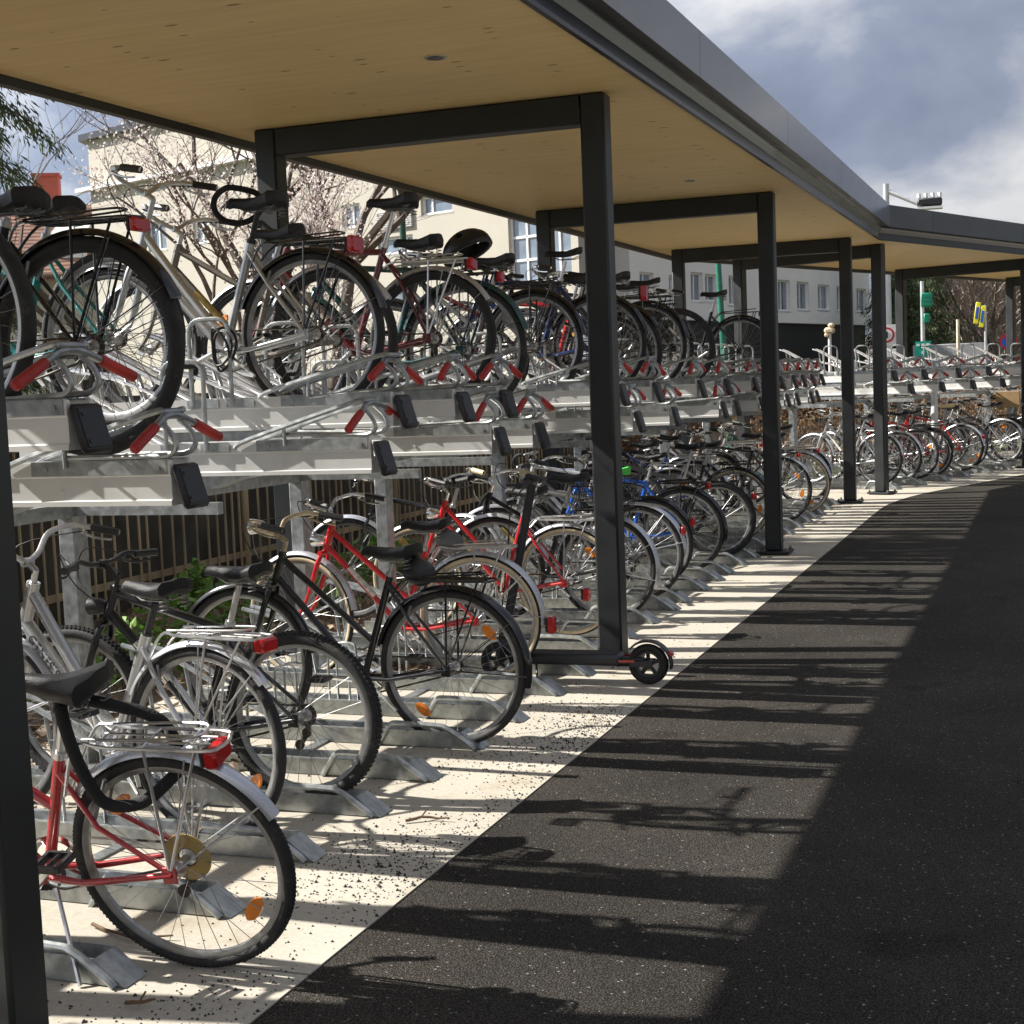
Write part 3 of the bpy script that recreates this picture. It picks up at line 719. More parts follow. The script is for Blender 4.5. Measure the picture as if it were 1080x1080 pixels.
    for s in (-1, 1):
        P_ = smoothpts([C0+Vector((x, s*y, z)) for x, y, z in half], 5); g.tube(P_, .0112, 8)
        e1, e0 = P_[-1], P_[-1]+(P_[-7]-P_[-1]).normalized()*.115
        if bar == 'drop': gr.append((P_[6:], .0155))
        else: gr.append(([e0, e0*.5+e1*.5, e1], .0165))
        if bar != 'drop':
            d = (e1-e0).normalized(); o_ = e0-d*.03
            g.tube(smoothpts([o_, o_+Vector((.03, 0, -.018)), o_+Vector((.025, 0, -.035))+d*.06, e1+Vector((.028, 0, -.03))-d*.01], 3), .0055, 6)
            g.box(o_+Vector((.012, 0, -.008)), (.035, .03, .028), bev=.006)
    hb = ob('handlebar', g, barm, root); hb.matrix_local = SW
    for P_, r in gr:
        q = M(); q.tube(P_, r, 8); ob('grip', q, gripm, hb)
    if bell:
        q = M(); q.ring([(.0, .012), (.014, .011), (.022, .004), (.024, -.004), (.0, -.004)], 14, tuple(C0+Vector((.0, .1, .035)))); ob('bell', q, CHROME, hb)
    # crank
    ca = R_(rng.uniform(-60, 240)); cd = Vector((math.cos(ca), 0, math.sin(ca)))
    g = M(); g.tube([BB+Vector((0, -.075, 0)), BB+Vector((0, .075, 0))], .009, 8)
    for s in (-1, 1): g.tube([BB+Vector((0, s*.068, 0)), BB+Vector((0, s*.078, 0))+cd*s*.165], [.013, .0095], 8)
    g.ring([(.088, -.048), (.092, -.0465), (.092, -.0455), (.088, -.044), (.070, -.044), (.070, -.048)], 30, tuple(BB))
    for k in range(5):
        a = 2*math.pi*k/5+ca; g.tube([BB+Vector((.015*math.cos(a), -.046, .015*math.sin(a))), BB+Vector((.078*math.cos(a), -.046, .078*math.sin(a)))], .006, 5)
    ck = ob('crankset', g, ALU if not hi else CHROME, root)
    for s in (-1, 1):
        c = BB+Vector((0, s*.125, 0))+cd*s*.165; q = M()
        for dx in (-.036, .036): q.box(c+Vector((dx, 0, 0)), (.018, .085, .022), bev=.004)
        for dy in (-.038, .038): q.box(c+Vector((0, dy, 0)), (.06, .01, .02))
        q.tube([c+Vector((0, -.05*s, 0)), c+Vector((0, .04*s, 0))], .008, 6)
        pe = ob('pedal', q, BLACK, ck)
        if hi or len(refl):
            q = M(); q.box(c+Vector((.0465, 0, 0)), (.004, .05, .012)); q.box(c-Vector((.0465, 0, 0)), (.004, .05, .012)); ob('pedal_reflector', q, AMBER, pe) if False else pe
    rs = .032
    g = M(); dv_ = (H-BB); up = Vector((0, 0, 1)); yo = Vector((0, -.046, 0))
    pts = [BB+yo+Vector((.09*math.cos(a), 0, .09*math.sin(a))) for a in [math.radians(95-185*i/12) for i in range(13)]]+[H+yo+Vector((rs*math.cos(a), 0, rs*math.sin(a))) for a in [math.radians(265-170*i/8) for i in range(9)]]
    g.tube(pts, .0045, 4, closed=True)
    g.ring([(.032, -.049), (.034, -.046), (.032, -.043), (.012, -.043), (.012, -.049)], 18, tuple(H))
    if spokeg or knob or kind == 'diamond':
        for k, rr in enumerate((.028, .034, .040, .045)): g.ring([(rr, -.048+.005*k), (rr, -.045+.005*k), (.012, -.045+.005*k), (.012, -.048+.005*k)], 18, tuple(H))
        g.tube([H+Vector((.005, -.055, -.02)), H+Vector((.012, -.058, -.075)), H+Vector((.045, -.055, -.125))], .011, 6)
        for z_, x_ in ((-.075, .012), (-.125, .045)): g.ring([(.020, -.052), (.020, -.044), (.004, -.044), (.004, -.052)], 12, tuple(H+Vector((x_, 0, z_))))
    ob('chain', g, CHAINM, root)
    if spokeg:
        g = M(); g.ring([(.072, -.030), (.072, -.027), (.03, -.027), (.03, -.030)], 36, tuple(H)); ob('spoke_guard', g, BRASS, root)
    if chaing:
        g = M(); z0 = .03
        g.prism([(BB.x+.12, BB.z+.05), (BB.x+.07, BB.z+.115), (BB.x-.05, BB.z+.115), (H.x+.03, H.z+.055), (H.x-.02, H.z+.03), (H.x+.02, H.z-.01), (BB.x-.02, BB.z-.02), (BB.x+.10, BB.z-.03)], 'y', -.066, -.060)
        ob('chain_guard', g, chaing, root)
    # mudguards
    if guard:
        gm = guard
        for fr_ in (False, True) if frontguard else (False,):
            g = M(); a0, a1 = (guardang if not fr_ else (38, 172)); rr = R+.016; hw = max(.021, tw+.006); c = F if fr_ else H
            pr = [(rr-.012, -hw), (rr+.001, -hw*.8), (rr+.008, -hw*.35), (rr+.009, 0), (rr+.008, hw*.35), (rr+.001, hw*.8), (rr-.012, hw), (rr-.0135, hw-.002), (rr+.005, hw*.33), (rr+.006, 0), (rr+.005, -hw*.33), (rr-.0135, -hw+.002)]
            g.ring(pr, 36 if hi else 24, tuple(c), R_(a0), R_(a1))
            for aa in ((a1-12, ) if fr_ else (a1-8, a1-48)):
                for s in (-1, 1):
                    g.tube([c+Vector((0, s*.058, 0)), c+Vector(((rr-.008)*math.cos(R_(aa)), s*hw, (rr-.008)*math.sin(R_(aa))))], .0026, 5)
            o = ob('mudguard', g, gm, root)
            if fr_: o.matrix_local = SW
    # rack
    zr = 2*R+.045
    if rack:
        g = M(); x0, x1 = .20+rackx, -.22+rackx
        for s in (-1, 1):
            g.tube(smoothpts([S+Vector((-.0, s*.02, -.12)), (x0, s*.055, zr), (x0-.1, s*.06, zr), (x1+.04, s*.058, zr), (x1, s*.03, zr), (x1-.008, 0, zr)], 4), .0052, 6)
            g.tube([H+Vector((.0, s*.07, .02)), (-.01+rackx, s*.062, zr)], .0048, 6); g.tube([H+Vector((-.005, s*.07, .02)), (x1+.06, s*.058, zr)], .0048, 6)
        for x in (x0-.06, x0-.2, x1+.10): g.tube([(x, -.06, zr), (x, .06, zr)], .0042, 5)
        for y in (-.02, .02): g.tube([(x0-.05, y, zr+.001), (x1+.03, y, zr+.001)], .0038, 5)
        g.tube(smoothpts([(x0-.02, -.045, zr+.015), (x1+.10, -.045, zr+.028), (x1+.05, 0, zr+.03), (x1+.10, .045, zr+.028), (x0-.02, .045, zr+.015)], 4), .0042, 5)
        rk = ob('luggage_rack', g, rack, root)
    if light:
        g = M()
        if lightpos is None: c = Vector((-.225+rackx, 0, zr-.025)) if rack else H+Vector((-(R+.035)*math.cos(R_(25)), 0, (R+.035)*math.sin(R_(25))))
        else: c = Vector((lightpos[0], lightpos[1], lightpos[2]+R))
        d = light if isinstance(light, tuple) else (.035, .085, .055)
        g.box(c, d, bev=.008); tl = ob('tail_light', g, REDL, root)
        q = M(); q.box(c+Vector((d[0]/2+.005, 0, 0)), (.012, d[1]*.9, d[2]*.85), bev=.003); ob('light_housing', q, BLACK, tl)
    if head:
        g = M(); c = (K+pf*.06+ax*.05) if head != 'bar' else (C0+pf*.07+ax*(-.03))
        if head == 'lever': c = C0+pf*.11+ax*.0
        prs = [(.0, -.05), (.018, -.045), (.03, -.02), (.036, .02), (.037, .034), (.0, .034)]
        V = M(); V.ring([(a, b_) for a, b_ in prs], 16); rot = Matrix(((0, 1, 0), (1, 0, 0), (0, 0, 1)))
        V.v = [tuple(c+rot @ Vector(p)) for p in V.v]
        V.tube([c-pf*.02, K+pf*.01+ax*.03] if head not in ('bar', 'lever') else [c-pf*.02, C0], .006, 6)
        hl = ob('headlight', V, CHROME if head != 'black' else BLACK, root); hl.matrix_local = SW
        q = M(); q.ring([(.0, .0345), (.033, .0345), (.033, .036), (.0, .039)], 16); q.v = [tuple(c+rot @ Vector(p)) for p in q.v]; ob('lamp_glass', q, GLASS_L, hl)
    if cables:
        g = M()
        for s, dx in ((1, 0), (-1, .02)):
            e0 = gr[(s+1)//2][0][0]
            g.tube(smoothpts([e0+Vector((.01, 0, -.01)), C0+Vector((.13+dx, s*.10, .05)), C0+Vector((.12+dx, s*.03, -.08)), HB+ax*.03+pf*.03], 5), .0026, 5)
        cb = ob('brake_cable', g, CABLE, root); cb.matrix_local = SW
    if kick:
        g = M(); a = BB+Vector((-.05, .05, -.02)) if kick is True else H+Vector((.08, .07, -.02))
        e_ = a+Vector((-.16, .07, -.10)) if abs(lean) < 8 else Vector((a.x-.12, .20, .20*math.tan(R_(lean))+.006)); g.tube([a, e_], .007, 6); ob('kickstand', g, ALU, root)
    # brakes
    g = M()
    for c, mwx in ((Vector((.02, 0, R))+Vector((.0, 0, 0)), None),):
        for s in (-1, 1):
            g.tube([S+Vector((-.085, s*.035, -.19)), H+Vector(((R-.02)*math.cos(R_(58)), s*.03, (R-.02)*math.sin(R_(58))))], .006, 5)
    ob('brake', g, STEELD, root)
    if basket:
        g = M(); c = Vector((.0, 0, zr+.015)); X, Y, Z = .19, .14, .2
        for k in range(5):
            z = c.z+Z*k/4; f = .85+.15*k/4
            g.tube([(c.x+sx*X*f, sy*Y*f, z) for sx, sy in ((-1, -1), (1, -1), (1, 1), (-1, 1))], .004 if k < 4 else .006, 5, closed=True)
        for i in range(9):
            u = -1+i/4
            for sy in (-1, 1): g.tube([(c.x+u*X*.85, sy*Y*.85, c.z), (c.x+u*X, sy*Y, c.z+Z)], .0025, 4); 
            for sx in (-1, 1): g.tube([(c.x+sx*X*.85, u*Y*.85, c.z), (c.x+sx*X, u*Y, c.z+Z)], .0025, 4)
            g.tube([(c.x+u*X*.85, -Y*.85, c.z), (c.x+u*X*.85, Y*.85, c.z)], .0025, 4)
        ob('basket', g, BLACK, root)
    if bag:
        g = M(); c = SP+Vector((-.11, 0, -.03)); secs = []
        for i in range(8):
            u = i/7; x = c.x+.05-.13*u; w = .05*math.sin(math.pi*(.2+.65*u))+.01; h = .055*math.sin(math.pi*(.15+.7*u))+.008
            secs.append([(x, w*math.copysign(abs(math.cos(a))**.7, math.cos(a)), c.z-.02*u+h*math.copysign(abs(math.sin(a))**.7, math.sin(a))) for a in [2*math.pi*j/12 for j in range(12)]])
        g.loft(secs); ob('saddle_bag', g, mat('grey_cloth', (.16, .16, .165), .8) if bag == 'grey' else BLACK, root)
    if text:
        cu = bpy.data.curves.new('lettering', 'FONT'); cu.body = text[0]; cu.size = text[1]; cu.extrude = .0008; cu.align_x = 'CENTER'; cu.align_y = 'CENTER'; cu.space_character = 1.1
        tmp = bpy.data.objects.new('lettering_curve', cu); COL.objects.link(tmp)
        dg = bpy.context.evaluated_depsgraph_get(); me = bpy.data.meshes.new_from_object(tmp.evaluated_get(dg))
        bpy.data.objects.remove(tmp); me.materials.clear(); me.materials.append(BLACK)
        a = HB+ax*.01; b_ = BB; d = (b_-a).normalized(); yv = Vector((0, 1, 0)); nz = yv; xx = d; yx_ = nz.cross(xx)
        # wrap the letters round the tube
        r_ = rt*1.25+.0012; mid = a+d*text[2]
        for vv in me.vertices:
            th_ = vv.co.y/r_; p = mid+xx*vv.co.x+(yx_*math.sin(th_)+nz*math.cos(th_))*(r_+vv.co.z); vv.co = p
        o = link(bpy.data.objects.new('lettering', me), root)
    root['dims'] = 0; del root['dims']
    return root, dict(S=SP, zr=zr, BB=BB, H=H, C0=C0, HT=HTp)

DEC_W = mat('pale_decal', (.6, .57, .5), .35, 0, .45, 40); DEC_Y = mat('gold_decal', (.5, .33, .08), .35, 0, .4, 40); DEC_G = mat('grey_decal', (.3, .3, .31), .35, 0, .4, 40)
RED1 = paint('red_enamel', (.40, .018, .022)); RED2 = paint('bright_red_enamel', (.52, .016, .02)); SILV = mat('silver_lacquer', (.55, .56, .57), .3, .7, .06, 10, coat=.4)
BLK = paint('black_enamel', (.014, .014, .016), .2); BLU = paint('blue_enamel', (.012, .11, .52)); DBLU = paint('navy_enamel', (.012, .03, .12)); MAR = paint('maroon_enamel', (.13, .012, .022))
DGR = paint('dark_green_enamel', (.012, .06, .06)); WHT = paint('white_enamel', (.7, .7, .7)); GRY = paint('grey_enamel', (.17, .175, .18)); TEAL = paint('teal_enamel', (.02, .2, .2))
GUARD_S = mat('silver_mudguard', (.55, .56, .6), .28, .6, .08, 12); GUARD_W = mat('pale_mudguard', (.45, .44, .43), .35, .5, .08, 12)
GREENC = mat('green_saddle_cover', (.06, .55, .06), .5, bump=.2)
# lower row, near to far
B1, D1 = bike('red bicycle nearest the camera leaning on its stand, with silver mudguard and brass coloured disc', (.05, -4.42, 0), RED1, 'mixte', R=.335, tw=.0185, lean=14, yaw=4, st=.40, seat=.17, sad='gel', knob='fine', guard=GUARD_S, guardang=(38, 152), rack=ALU, light=(.04, .10, .055), lightpos=(-.17, 0, .345), refl=(-145, 48), hi=True, spokeg=True, kick=True, rackx=.02)
bike('silver step through bicycle with twin tubes and GENESIS lettering on the lower tube', (-.56, -3.40, .0), SILV, 'wave', R=.355, tw=.019, st=.48, seat=.13, sa=67, yaw=-8, rackx=-.07, sad='city', bar='high', barm=ALU, fat=1.35, guard=GUARD_S, guardang=(25, 140), rack=ALU, light=(.045, .09, .05), refl=(-150,), hi=True, forkm=SILV, text=('GENESIS', .050, .165), ht=.17, seatpost=BLACK)
bike('black mountain bicycle with knobbly tyres and a torn black and tan saddle', (-.44, -2.90, .01), BLK, 'diamond', R=.335, tw=.026, st=.44, seat=.16, sad='city', bar='flat', barm=BLACK, fat=1.1, knob=True, hi=True, head='black', suspension=False, kick=False, frefl=(20,))
bike('black ladies bicycle with two parallel tubes, black mudguards and chrome headlamp', (-.21, -1.94, .005), BLK, 'step', R=.35, tw=.019, st=.50, seat=.05, sad='gel', bar='swept', barm=RUST, guard=BLK, guardang=(15, 192), rack=BLK, refl=(138, -52), hi=True, head='lever', bag='black', cream=False, gripm=BLACK)
bike('red ladies bicycle with straight parallel tubes, cream tyres and grey saddle bag', (-.60, -.62, .01), RED2, 'step', R=.345, tw=.018, st=.46, seat=.08, sad='city', bar='swept', guard=GUARD_S, guardang=(15, 185), rack=ALU, light=(.04, .06, .09), lightpos=(-.40, 0, -.03), cream=True, hi=True, bag='grey', head='fork', refl=(), decal=DEC_W)
bike('red ladies bicycle with curved twin tubes and cream tyres right behind the scooter stem', (-.57, .80, .01), RED2, 'curve', R=.345, tw=.018, st=.50, seat=.10, sad='city', bar='swept', guard=GUARD_S, guardang=(15, 180), rack=ALU, light=(.04, .06, .08), lightpos=(-.12, .0, -.08), cream=True, hi=True, refl=(130,), frefl=(30,), head='fork', decal=DEC_Y)
bike('black bicycle with cream grips and a wire basket on its rear rack', (-.50, 1.40, .01), BLK, 'mixte', R=.345, tw=.018, st=.50, seat=.14, sad='city', bar='swept', guard=GUARD_S, guardang=(15, 200), rack=BLK, basket=True, gripm=mat('cream_grip', (.6, .5, .28), .5), head='lever', hi=True)
bike('dark bicycle mostly hidden by the second post, thin black rear tyre and silver rim', (-.53, 2.25, .01), GRY, 'diamond', R=.345, tw=.018, st=.50, seat=.12, sad='sport', bar='flat', guard=GUARD_S, guardang=(30, 175), light=(.03, .05, .06))
bike('grey and brown bicycle with a bright green saddle cover', (-.62, 2.95, .01), GRY, 'step', R=.34, tw=.018, st=.48, seat=.10, sad='cover', sadm=GREENC, bar='swept', guard=BLK, guardang=(20, 170), light=(.035, .06, .06))
bike('bright blue bicycle with long black rear mudguard, parked behind the green saddle', (-.56, 3.75, .01), BLU, 'diamond', R=.345, tw=.02, st=.50, seat=.14, sad='sport', bar='flat', fat=1.15, guard=BLK, guardang=(30, 200), light=(.03, .05, .06), rack=BLK, frontguard=False)
bike('grey mountain bicycle with wide knobbly rear tyre left of the third post', (-.50, 4.80, .01), GRY, 'diamond', R=.335, tw=.027, st=.44, seat=.24, sad='city', bar='flat', barm=BLACK, knob=True, light=(.03, .05, .06), lightpos=(-.33, 0, .2), fat=1.2, suspension=True, kick=False)
bike('dark bicycle with tan tyres and black mudguard immediately left of the third post', (-.62, 6.10, .01), BLK, 'mixte', R=.345, tw=.018, st=.48, seat=.14, sad='city', bar='swept', guard=BLK, guardang=(30, 150), cream=True, rack=BLK, refl=(190,))
bike('black touring bicycle with amber spoke reflectors right of the third post', (-.49, 7.75, .01), BLK, 'diamond', R=.35, tw=.018, st=.52, seat=.10, sad='city', bar='flat', rack=BLK, light=(.03, .06, .05), refl=(140, -170), guard=GUARD_S, guardang=(60, 150))
bike('silver bicycle with cream tyres and low amber reflector left of the fourth post', (-.42, 8.60, .01), SILV, 'step', R=.35, tw=.018, st=.50, seat=.08, sad='city', bar='swept', cream=True, guard=GUARD_S, rack=ALU, light=(.03, .06, .05), refl=(-120,))
bike('silver city bicycle with upright handlebar between the third and fourth posts', (-1.2, 9.4, .05), SILV, 'step', R=.35, tw=.018, st=.50, seat=.10, bar='high', guard=GUARD_S, rack=ALU, light=(.03, .06, .05))
# beyond the bend
def b2(label, u, x=-.62, **k): return bike(label, (x, u, .03), mw=SEG2, **k)
b2('silver city bicycle partly hidden behind the corner post', 1.7, frame=SILV, kind='step', guard=GUARD_S, rack=ALU)
b2('silver racing bicycle seen behind the corner post', 2.3, frame=SILV, kind='diamond', bar='drop', sad='sport', guard=GUARD_S)
b2('dark red diamond frame bicycle with black saddle right of the corner post', 3.3, frame=RED1, kind='diamond', sad='sport', sadm=LEATH, refl=(-130,), guard=BLK, fat=1.1, rack=BLK, bar='flat')
b2('red bicycle with silver mudguards and a pale yellow saddle', 4.35, frame=RED2, kind='diamond', refl=(-130,), guard=GUARD_S, light=(.03, .05, .06), sadm=mat('yellow_saddle', (.75, .6, .3), .5), seat=.17)
b2('white and orange twin tube bicycle with dark wheels beyond the red pair', 5.6, x=-1.4, frame=WHT, kind='wave', fat=1.3, refl=(40,), R=.34, bar='flat')
b2('black bicycle with a cardboard box behind it at the right edge', 6.5, x=-.75, frame=BLK, kind='mixte', refl=(70,), guard=BLK, rack=BLK)
b2('dark grey bicycle farthest right, behind the last post', 7.4, x=-.8, frame=GRY, kind='mixte', guard=BLK)

# upper row
ZUH, ZUL = 1.50, 1.385
UG = 'bicycles on the upper tier'
def ub(label, y, z, x=-.72, **k): return bike(label, (x, y, z), group=UG, **k)
ub('black upper bicycle cut by the left picture edge, silver rim and black saddle', -4.31, ZUH, x=-.80, frame=BLK, kind='diamond', R=.35, tw=.022, st=.50, seat=.05, sad='gel', hi=True, bar='flat', rim=ALU, light=None, guard=None)
ub('black upper bicycle with a long red tail lamp under its rear rack', -3.80, ZUL+.03, x=-.66, frame=BLK, kind='diamond', R=.36, tw=.021, st=.50, seat=.02, sad='gel', hi=True, rim=BLACK, guard=BLK, guardang=(20, 158), rack=BLK, light=(.025, .10, .045), bar='swept', barm=ALU)
BU3, DU3 = ub('silver upper bicycle with double red lamp and a black loop lock at its saddle', -2.14, ZUH, frame=SILV, kind='wave', R=.35, tw=.018, st=.50, seat=.12, sad='gel', hi=True, bar='swept', stemh=.14, barm=ALU, guard=BLK, guardang=(20, 165), rack=BLK, light=(.035, .11, .07), seatpost=BLACK, fat=1.15)
ub('maroon upper bicycle with pale mudguards and tall silver seat post', -.84, ZUH, frame=MAR, kind='diamond', R=.35, tw=.018, st=.58, seat=.18, sad='gel', hi=True, bar='flat', barm=BLACK, guard=GUARD_W, guardang=(20, 150), rack=ALU, light=(.035, .09, .06), frefl=(40,))
BU6, DU6 = ub('dark green upper bicycle with a black helmet on its rack', -.38, ZUL+.05, frame=DGR, kind='diamond', R=.36, tw=.019, st=.56, seat=.07, sad='gel', hi=True, guard=DGR, guardang=(20, 165), rack=BLK, light=(.03, .07, .06), bar='flat', barm=BLACK)
ub('dark blue diamond frame upper bicycle partly behind the second post', 2.12, ZUH, frame=DBLU, kind='diamond', R=.345, tw=.017, st=.56, seat=.13, sad='sport', bar='flat', barm=BLACK, fat=1.2, guard=BLK, light=(.03, .05, .09), lightpos=(-.1, .0, .1))
ub('black upper bicycle with a tilted red tail lamp right of the second post', 2.56, ZUL+.06, frame=BLK, kind='mixte', R=.35, tw=.02, st=.50, seat=.08, bar='flat', barm=BLACK, guard=BLK, guardang=(30, 150), light=(.045, .06, .11), lightpos=(-.22, 0, .42), refl=(80,))
ub('red white and blue upper racing bicycle with a narrow black saddle', 3.0, ZUL+.03, x=-.9, frame=RED2, forkm=BLU, kind='diamond', R=.335, tw=.016, st=.54, seat=.14, sad='sport', bar='flat', fat=1.25, refl=(80,))
ub('black curved frame upper bicycle with a flat saddle and amber reflector', 4.35, ZUH, frame=BLK, kind='arch', R=.34, tw=.02, st=.46, seat=.14, sad='sport', bar='flat', refl=(95,), barm=BLACK)
ub('black upper bicycle with rear rack against the third post', 7.05, ZUH, frame=BLK, kind='step', R=.34, tw=.018, st=.5, rack=BLK, guard=BLK, light=(.03, .05, .05))
ub('pale green upper bicycle standing behind the two near upper wheels', -3.2, ZUH, x=-1.0, frame=TEAL, kind='mixte', R=.33, tw=.018, st=.48, seat=.05, bar='flat', barm=ALU)

ub('bronze grey upper bicycle between the silver and the maroon ones', -1.46, ZUH, x=-.97, frame=mat('bronze_enamel', (.22, .2, .17), .35, .4), kind='mixte', R=.345, tw=.018, st=.5, seat=.06, bar='swept', barm=ALU, guard=GUARD_S, guardang=(30, 150))
for y_, x_, fr_, k_, l_ in ((1.22, -.9, GRY, 'step', 'grey upper bicycle hidden behind the second post'), (1.56, -1.0, MAR, 'mixte', 'maroon upper bicycle set back beyond the second post'), (3.46, -.75, BLK, 'diamond', 'black diamond frame upper bicycle beside the racing bicycle'), (4.73, -1.0, GRY, 'diamond', 'grey upper bicycle set back left of the third post'),
        (-5.55, -.75, BLK, 'diamond', 'unseen black upper bicycle beside the foreground post, added for its shadow'), (-5.25, -.8, SILV, 'step', 'unseen silver upper bicycle beside the foreground post, added for its shadow'), (-6.2, -.7, RED1, 'mixte', 'unseen red upper bicycle beside the foreground post, added for its shadow'), (-5.9, -.85, GRY, 'diamond', 'unseen grey upper bicycle beside the foreground post, added for its shadow'), (-6.85, -.75, BLK, 'step', 'unseen black step through upper bicycle beside the foreground post, added for its shadow')):  # those beside the foreground post stand out of view, added for their shadows
    ub(l_, y_, ZUH, x=x_, frame=fr_, kind=k_, R=.345, tw=.018, st=.5, seat=.10, bar='swept', rack=BLK, guard=GUARD_S if fr_ is SILV else BLK)
b2('black bicycle standing between the corner post and the red diamond one', 2.85, frame=BLK, kind='mixte', guard=BLK, rack=BLK, refl=(150,))
b2('grey bicycle squeezed between the two red ones', 3.85, x=-.9, frame=GRY, kind='step', guard=GUARD_S, rack=ALU)
b2('black city bicycle right of the yellow saddle', 4.95, x=-.8, frame=BLK, kind='diamond', guard=BLK, rack=BLK, refl=(-140,))
b2('silver bicycle near the cardboard box', 6.1, x=-.7, frame=SILV, kind='mixte', guard=GUARD_S)
bike('dark green bicycle in the channels before the corner post', (-.6, 9.95, .01), DGR, 'step', guard=GUARD_S, rack=ALU, refl=(140,))
bike('black bicycle standing back behind the silver cream tyred one', (-1.3, 8.2, .05), BLK, 'diamond', bar='flat', guard=BLK)
bike('blue grey bicycle standing back behind the third post', (-1.2, 6.9, .05), DBLU, 'mixte', guard=GUARD_S, rack=ALU)
bike('grey bicycle standing back among the bicycles between second and third posts', (-1.1, 5.5, .05), GRY, 'step', guard=GUARD_S, rack=ALU, refl=(120,))
bike('white bicycle standing back behind the bright blue one', (-1.15, 4.2, .05), WHT, 'diamond', bar='drop', sad='sport', guard=None)
bike('black bicycle pushed in behind the red curved tube one', (-1.15, 1.05, .05), BLK, 'diamond', bar='flat', guard=GUARD_S, sad='sport')
# ------------------------------------------------------------------ small things on and beside the bicycles
def lock(label, pts, r, m, group=None, closed=False):
    g = M(); g.tube(smoothpts(pts, 6, closed), r, 10, closed=closed); o = ob('bicycle_lock', g, m); tag(o, label, 'bicycle lock', group); return o
m1 = B1.matrix_world; S1 = D1['S']; W = lambda x, y, z: tuple(m1 @ Vector((x, y, z)))
FAB = mat('lock_sleeve', (.014, .014, .015), .85, 0, bump=.5, bs=120)
lock('thick black sleeved chain lock looped under the near red bicycle\'s saddle', [W(S1.x-.02, .05, S1.z+.0), W(S1.x-.045, .075, S1.z-.10), W(S1.x-.07, .075, S1.z-.20), W(S1.x-.11, .07, S1.z-.27), W(S1.x-.20, .05, S1.z-.275), W(S1.x-.27, .0, S1.z-.23), W(S1.x-.28, -.06, S1.z-.2), W(S1.x-.22, -.09, S1.z-.10), W(S1.x-.10, -.06, S1.z-.04), W(S1.x-.0, -.02, S1.z-.005)], .0175, FAB, closed=True)
m3 = BU3.matrix_world; S3 = DU3['S']; W = lambda x, y, z: tuple(m3 @ Vector((x, y, z)))
lock('coiled black cable lock hanging behind the silver upper bicycle\'s seat tube', [W(.40+.012*math.sin(a*1.3)+.05*math.cos(a*.7), .06+.003*a+.012*math.cos(a*.9), .30+.014*math.cos(a*.37)+.085*math.sin(a*.7)) for a in range(0, 24)], .006, CABLE)
lock('thick black loop lock pushed over the nose of the silver upper bicycle\'s saddle', [W(S3.x+.03+.10*math.sin(a)*1.0+.08, .05*math.cos(a*.5)-.02, S3.z+.045+.075*math.cos(a)) for a in [2*math.pi*i/12 for i in range(12)]], .0135, FAB, closed=True)
# helmets on the dark green bicycle's rack
HELM = mat('helmet_shell', (.014, .014, .015), .35)
def helmet(label, mw, kind):
    h = thing('bicycle_helmet', label, 'helmet', mw, 'helmets')
    g = M(); secs = []; nr = 9
    prof = []
    V = []; F = []; na = 20
    for i in range(nr+1):
        ph = (math.pi/2)*(1-i/nr)*1.05-.1
        for j in range(na):
            a = 2*math.pi*j/na; V.append((.15*math.cos(ph)*math.cos(a), .105*math.cos(ph)*math.sin(a), .12*math.sin(ph)+.02))
    for i in range(nr):
        for j in range(na):
            if i in (3, 4, 5) and j % 4 == 1: continue   # vents
            F.append((i*na+j, i*na+(j+1) % na, (i+1)*na+(j+1) % na, (i+1)*na+j))
    g.add(V, F); me = g.mesh('shell', HELM); o = ob('shell', me, None, h)
    sm = o.modifiers.new('thick', 'SOLIDIFY'); sm.thickness = .018
    q = M(); q.tube(smoothpts([(.08, .09, .02), (.03, .06, -.09), (0, 0, -.12), (.03, -.06, -.09), (.08, -.09, .02)], 5), .005, 5); ob('strap', q, BLACK, h)
mU = BU6.matrix_world
helmet('black vented bicycle helmet strapped on the dark green upper bicycle\'s rack', mU @ T(-.06, .03, DU6['zr']+.10) @ Matrix.Rotation(R_(25), 4, 'Y') @ Matrix.Rotation(R_(12), 4, 'X'), 0)
# e-scooter beside the second post
sc = thing('electric_scooter', 'dark electric kick scooter standing beside the second post', 'scooter', T(.29, -.50, 0) @ Matrix.Rotation(math.pi+R_(3), 4, 'Z'))
SCB = mat('scooter_body', (.03, .03, .033), .45, bump=.1, bs=200); SCT = mat('scooter_tyre', (.02, .02, .02), .7)
def swheel(x, z=.108):
    g = M(); g.ring([(.108-.022+.022*math.cos(w), .022*math.sin(w)) for w in [2*math.pi*i/10 for i in range(10)]], 36); w_ = ob('wheel', g, SCT, sc); w_.location = (x, 0, z)
    g = M(); g.ring([(.07, .016), (.07, -.016), (.058, -.014), (.058, .014)], 30); g.ring([(.024, .03), (.024, -.03), (.004, -.03), (.004, .03)], 16)
    for k in range(5):
        a = 2*math.pi*k/5+.3; g.tube([(.02*math.cos(a), 0, .02*math.sin(a)), (.062*math.cos(a), 0, .062*math.sin(a))], .011, 6)
    ob('rim', g, SCB, w_)
swheel(0); swheel(.82)
g = M(); g.box((.40, 0, .135), (.52, .155, .055), bev=.015); g.prism([(.65, .115), (.66, .155), (.78, .24), (.81, .235), (.72, .12)], 'y', -.045, .045); g.box((.09, 0, .125), (.14, .07, .035), bev=.008)
for s in (-1, 1): g.box((.03, s*.048, .115), (.12, .008, .03), bev=.002)
ob('deck', g, SCB, sc)
g = M(); g.box((.40, 0, .1645), (.46, .12, .004)); ob('deck_mat', g, RUBBER, sc)
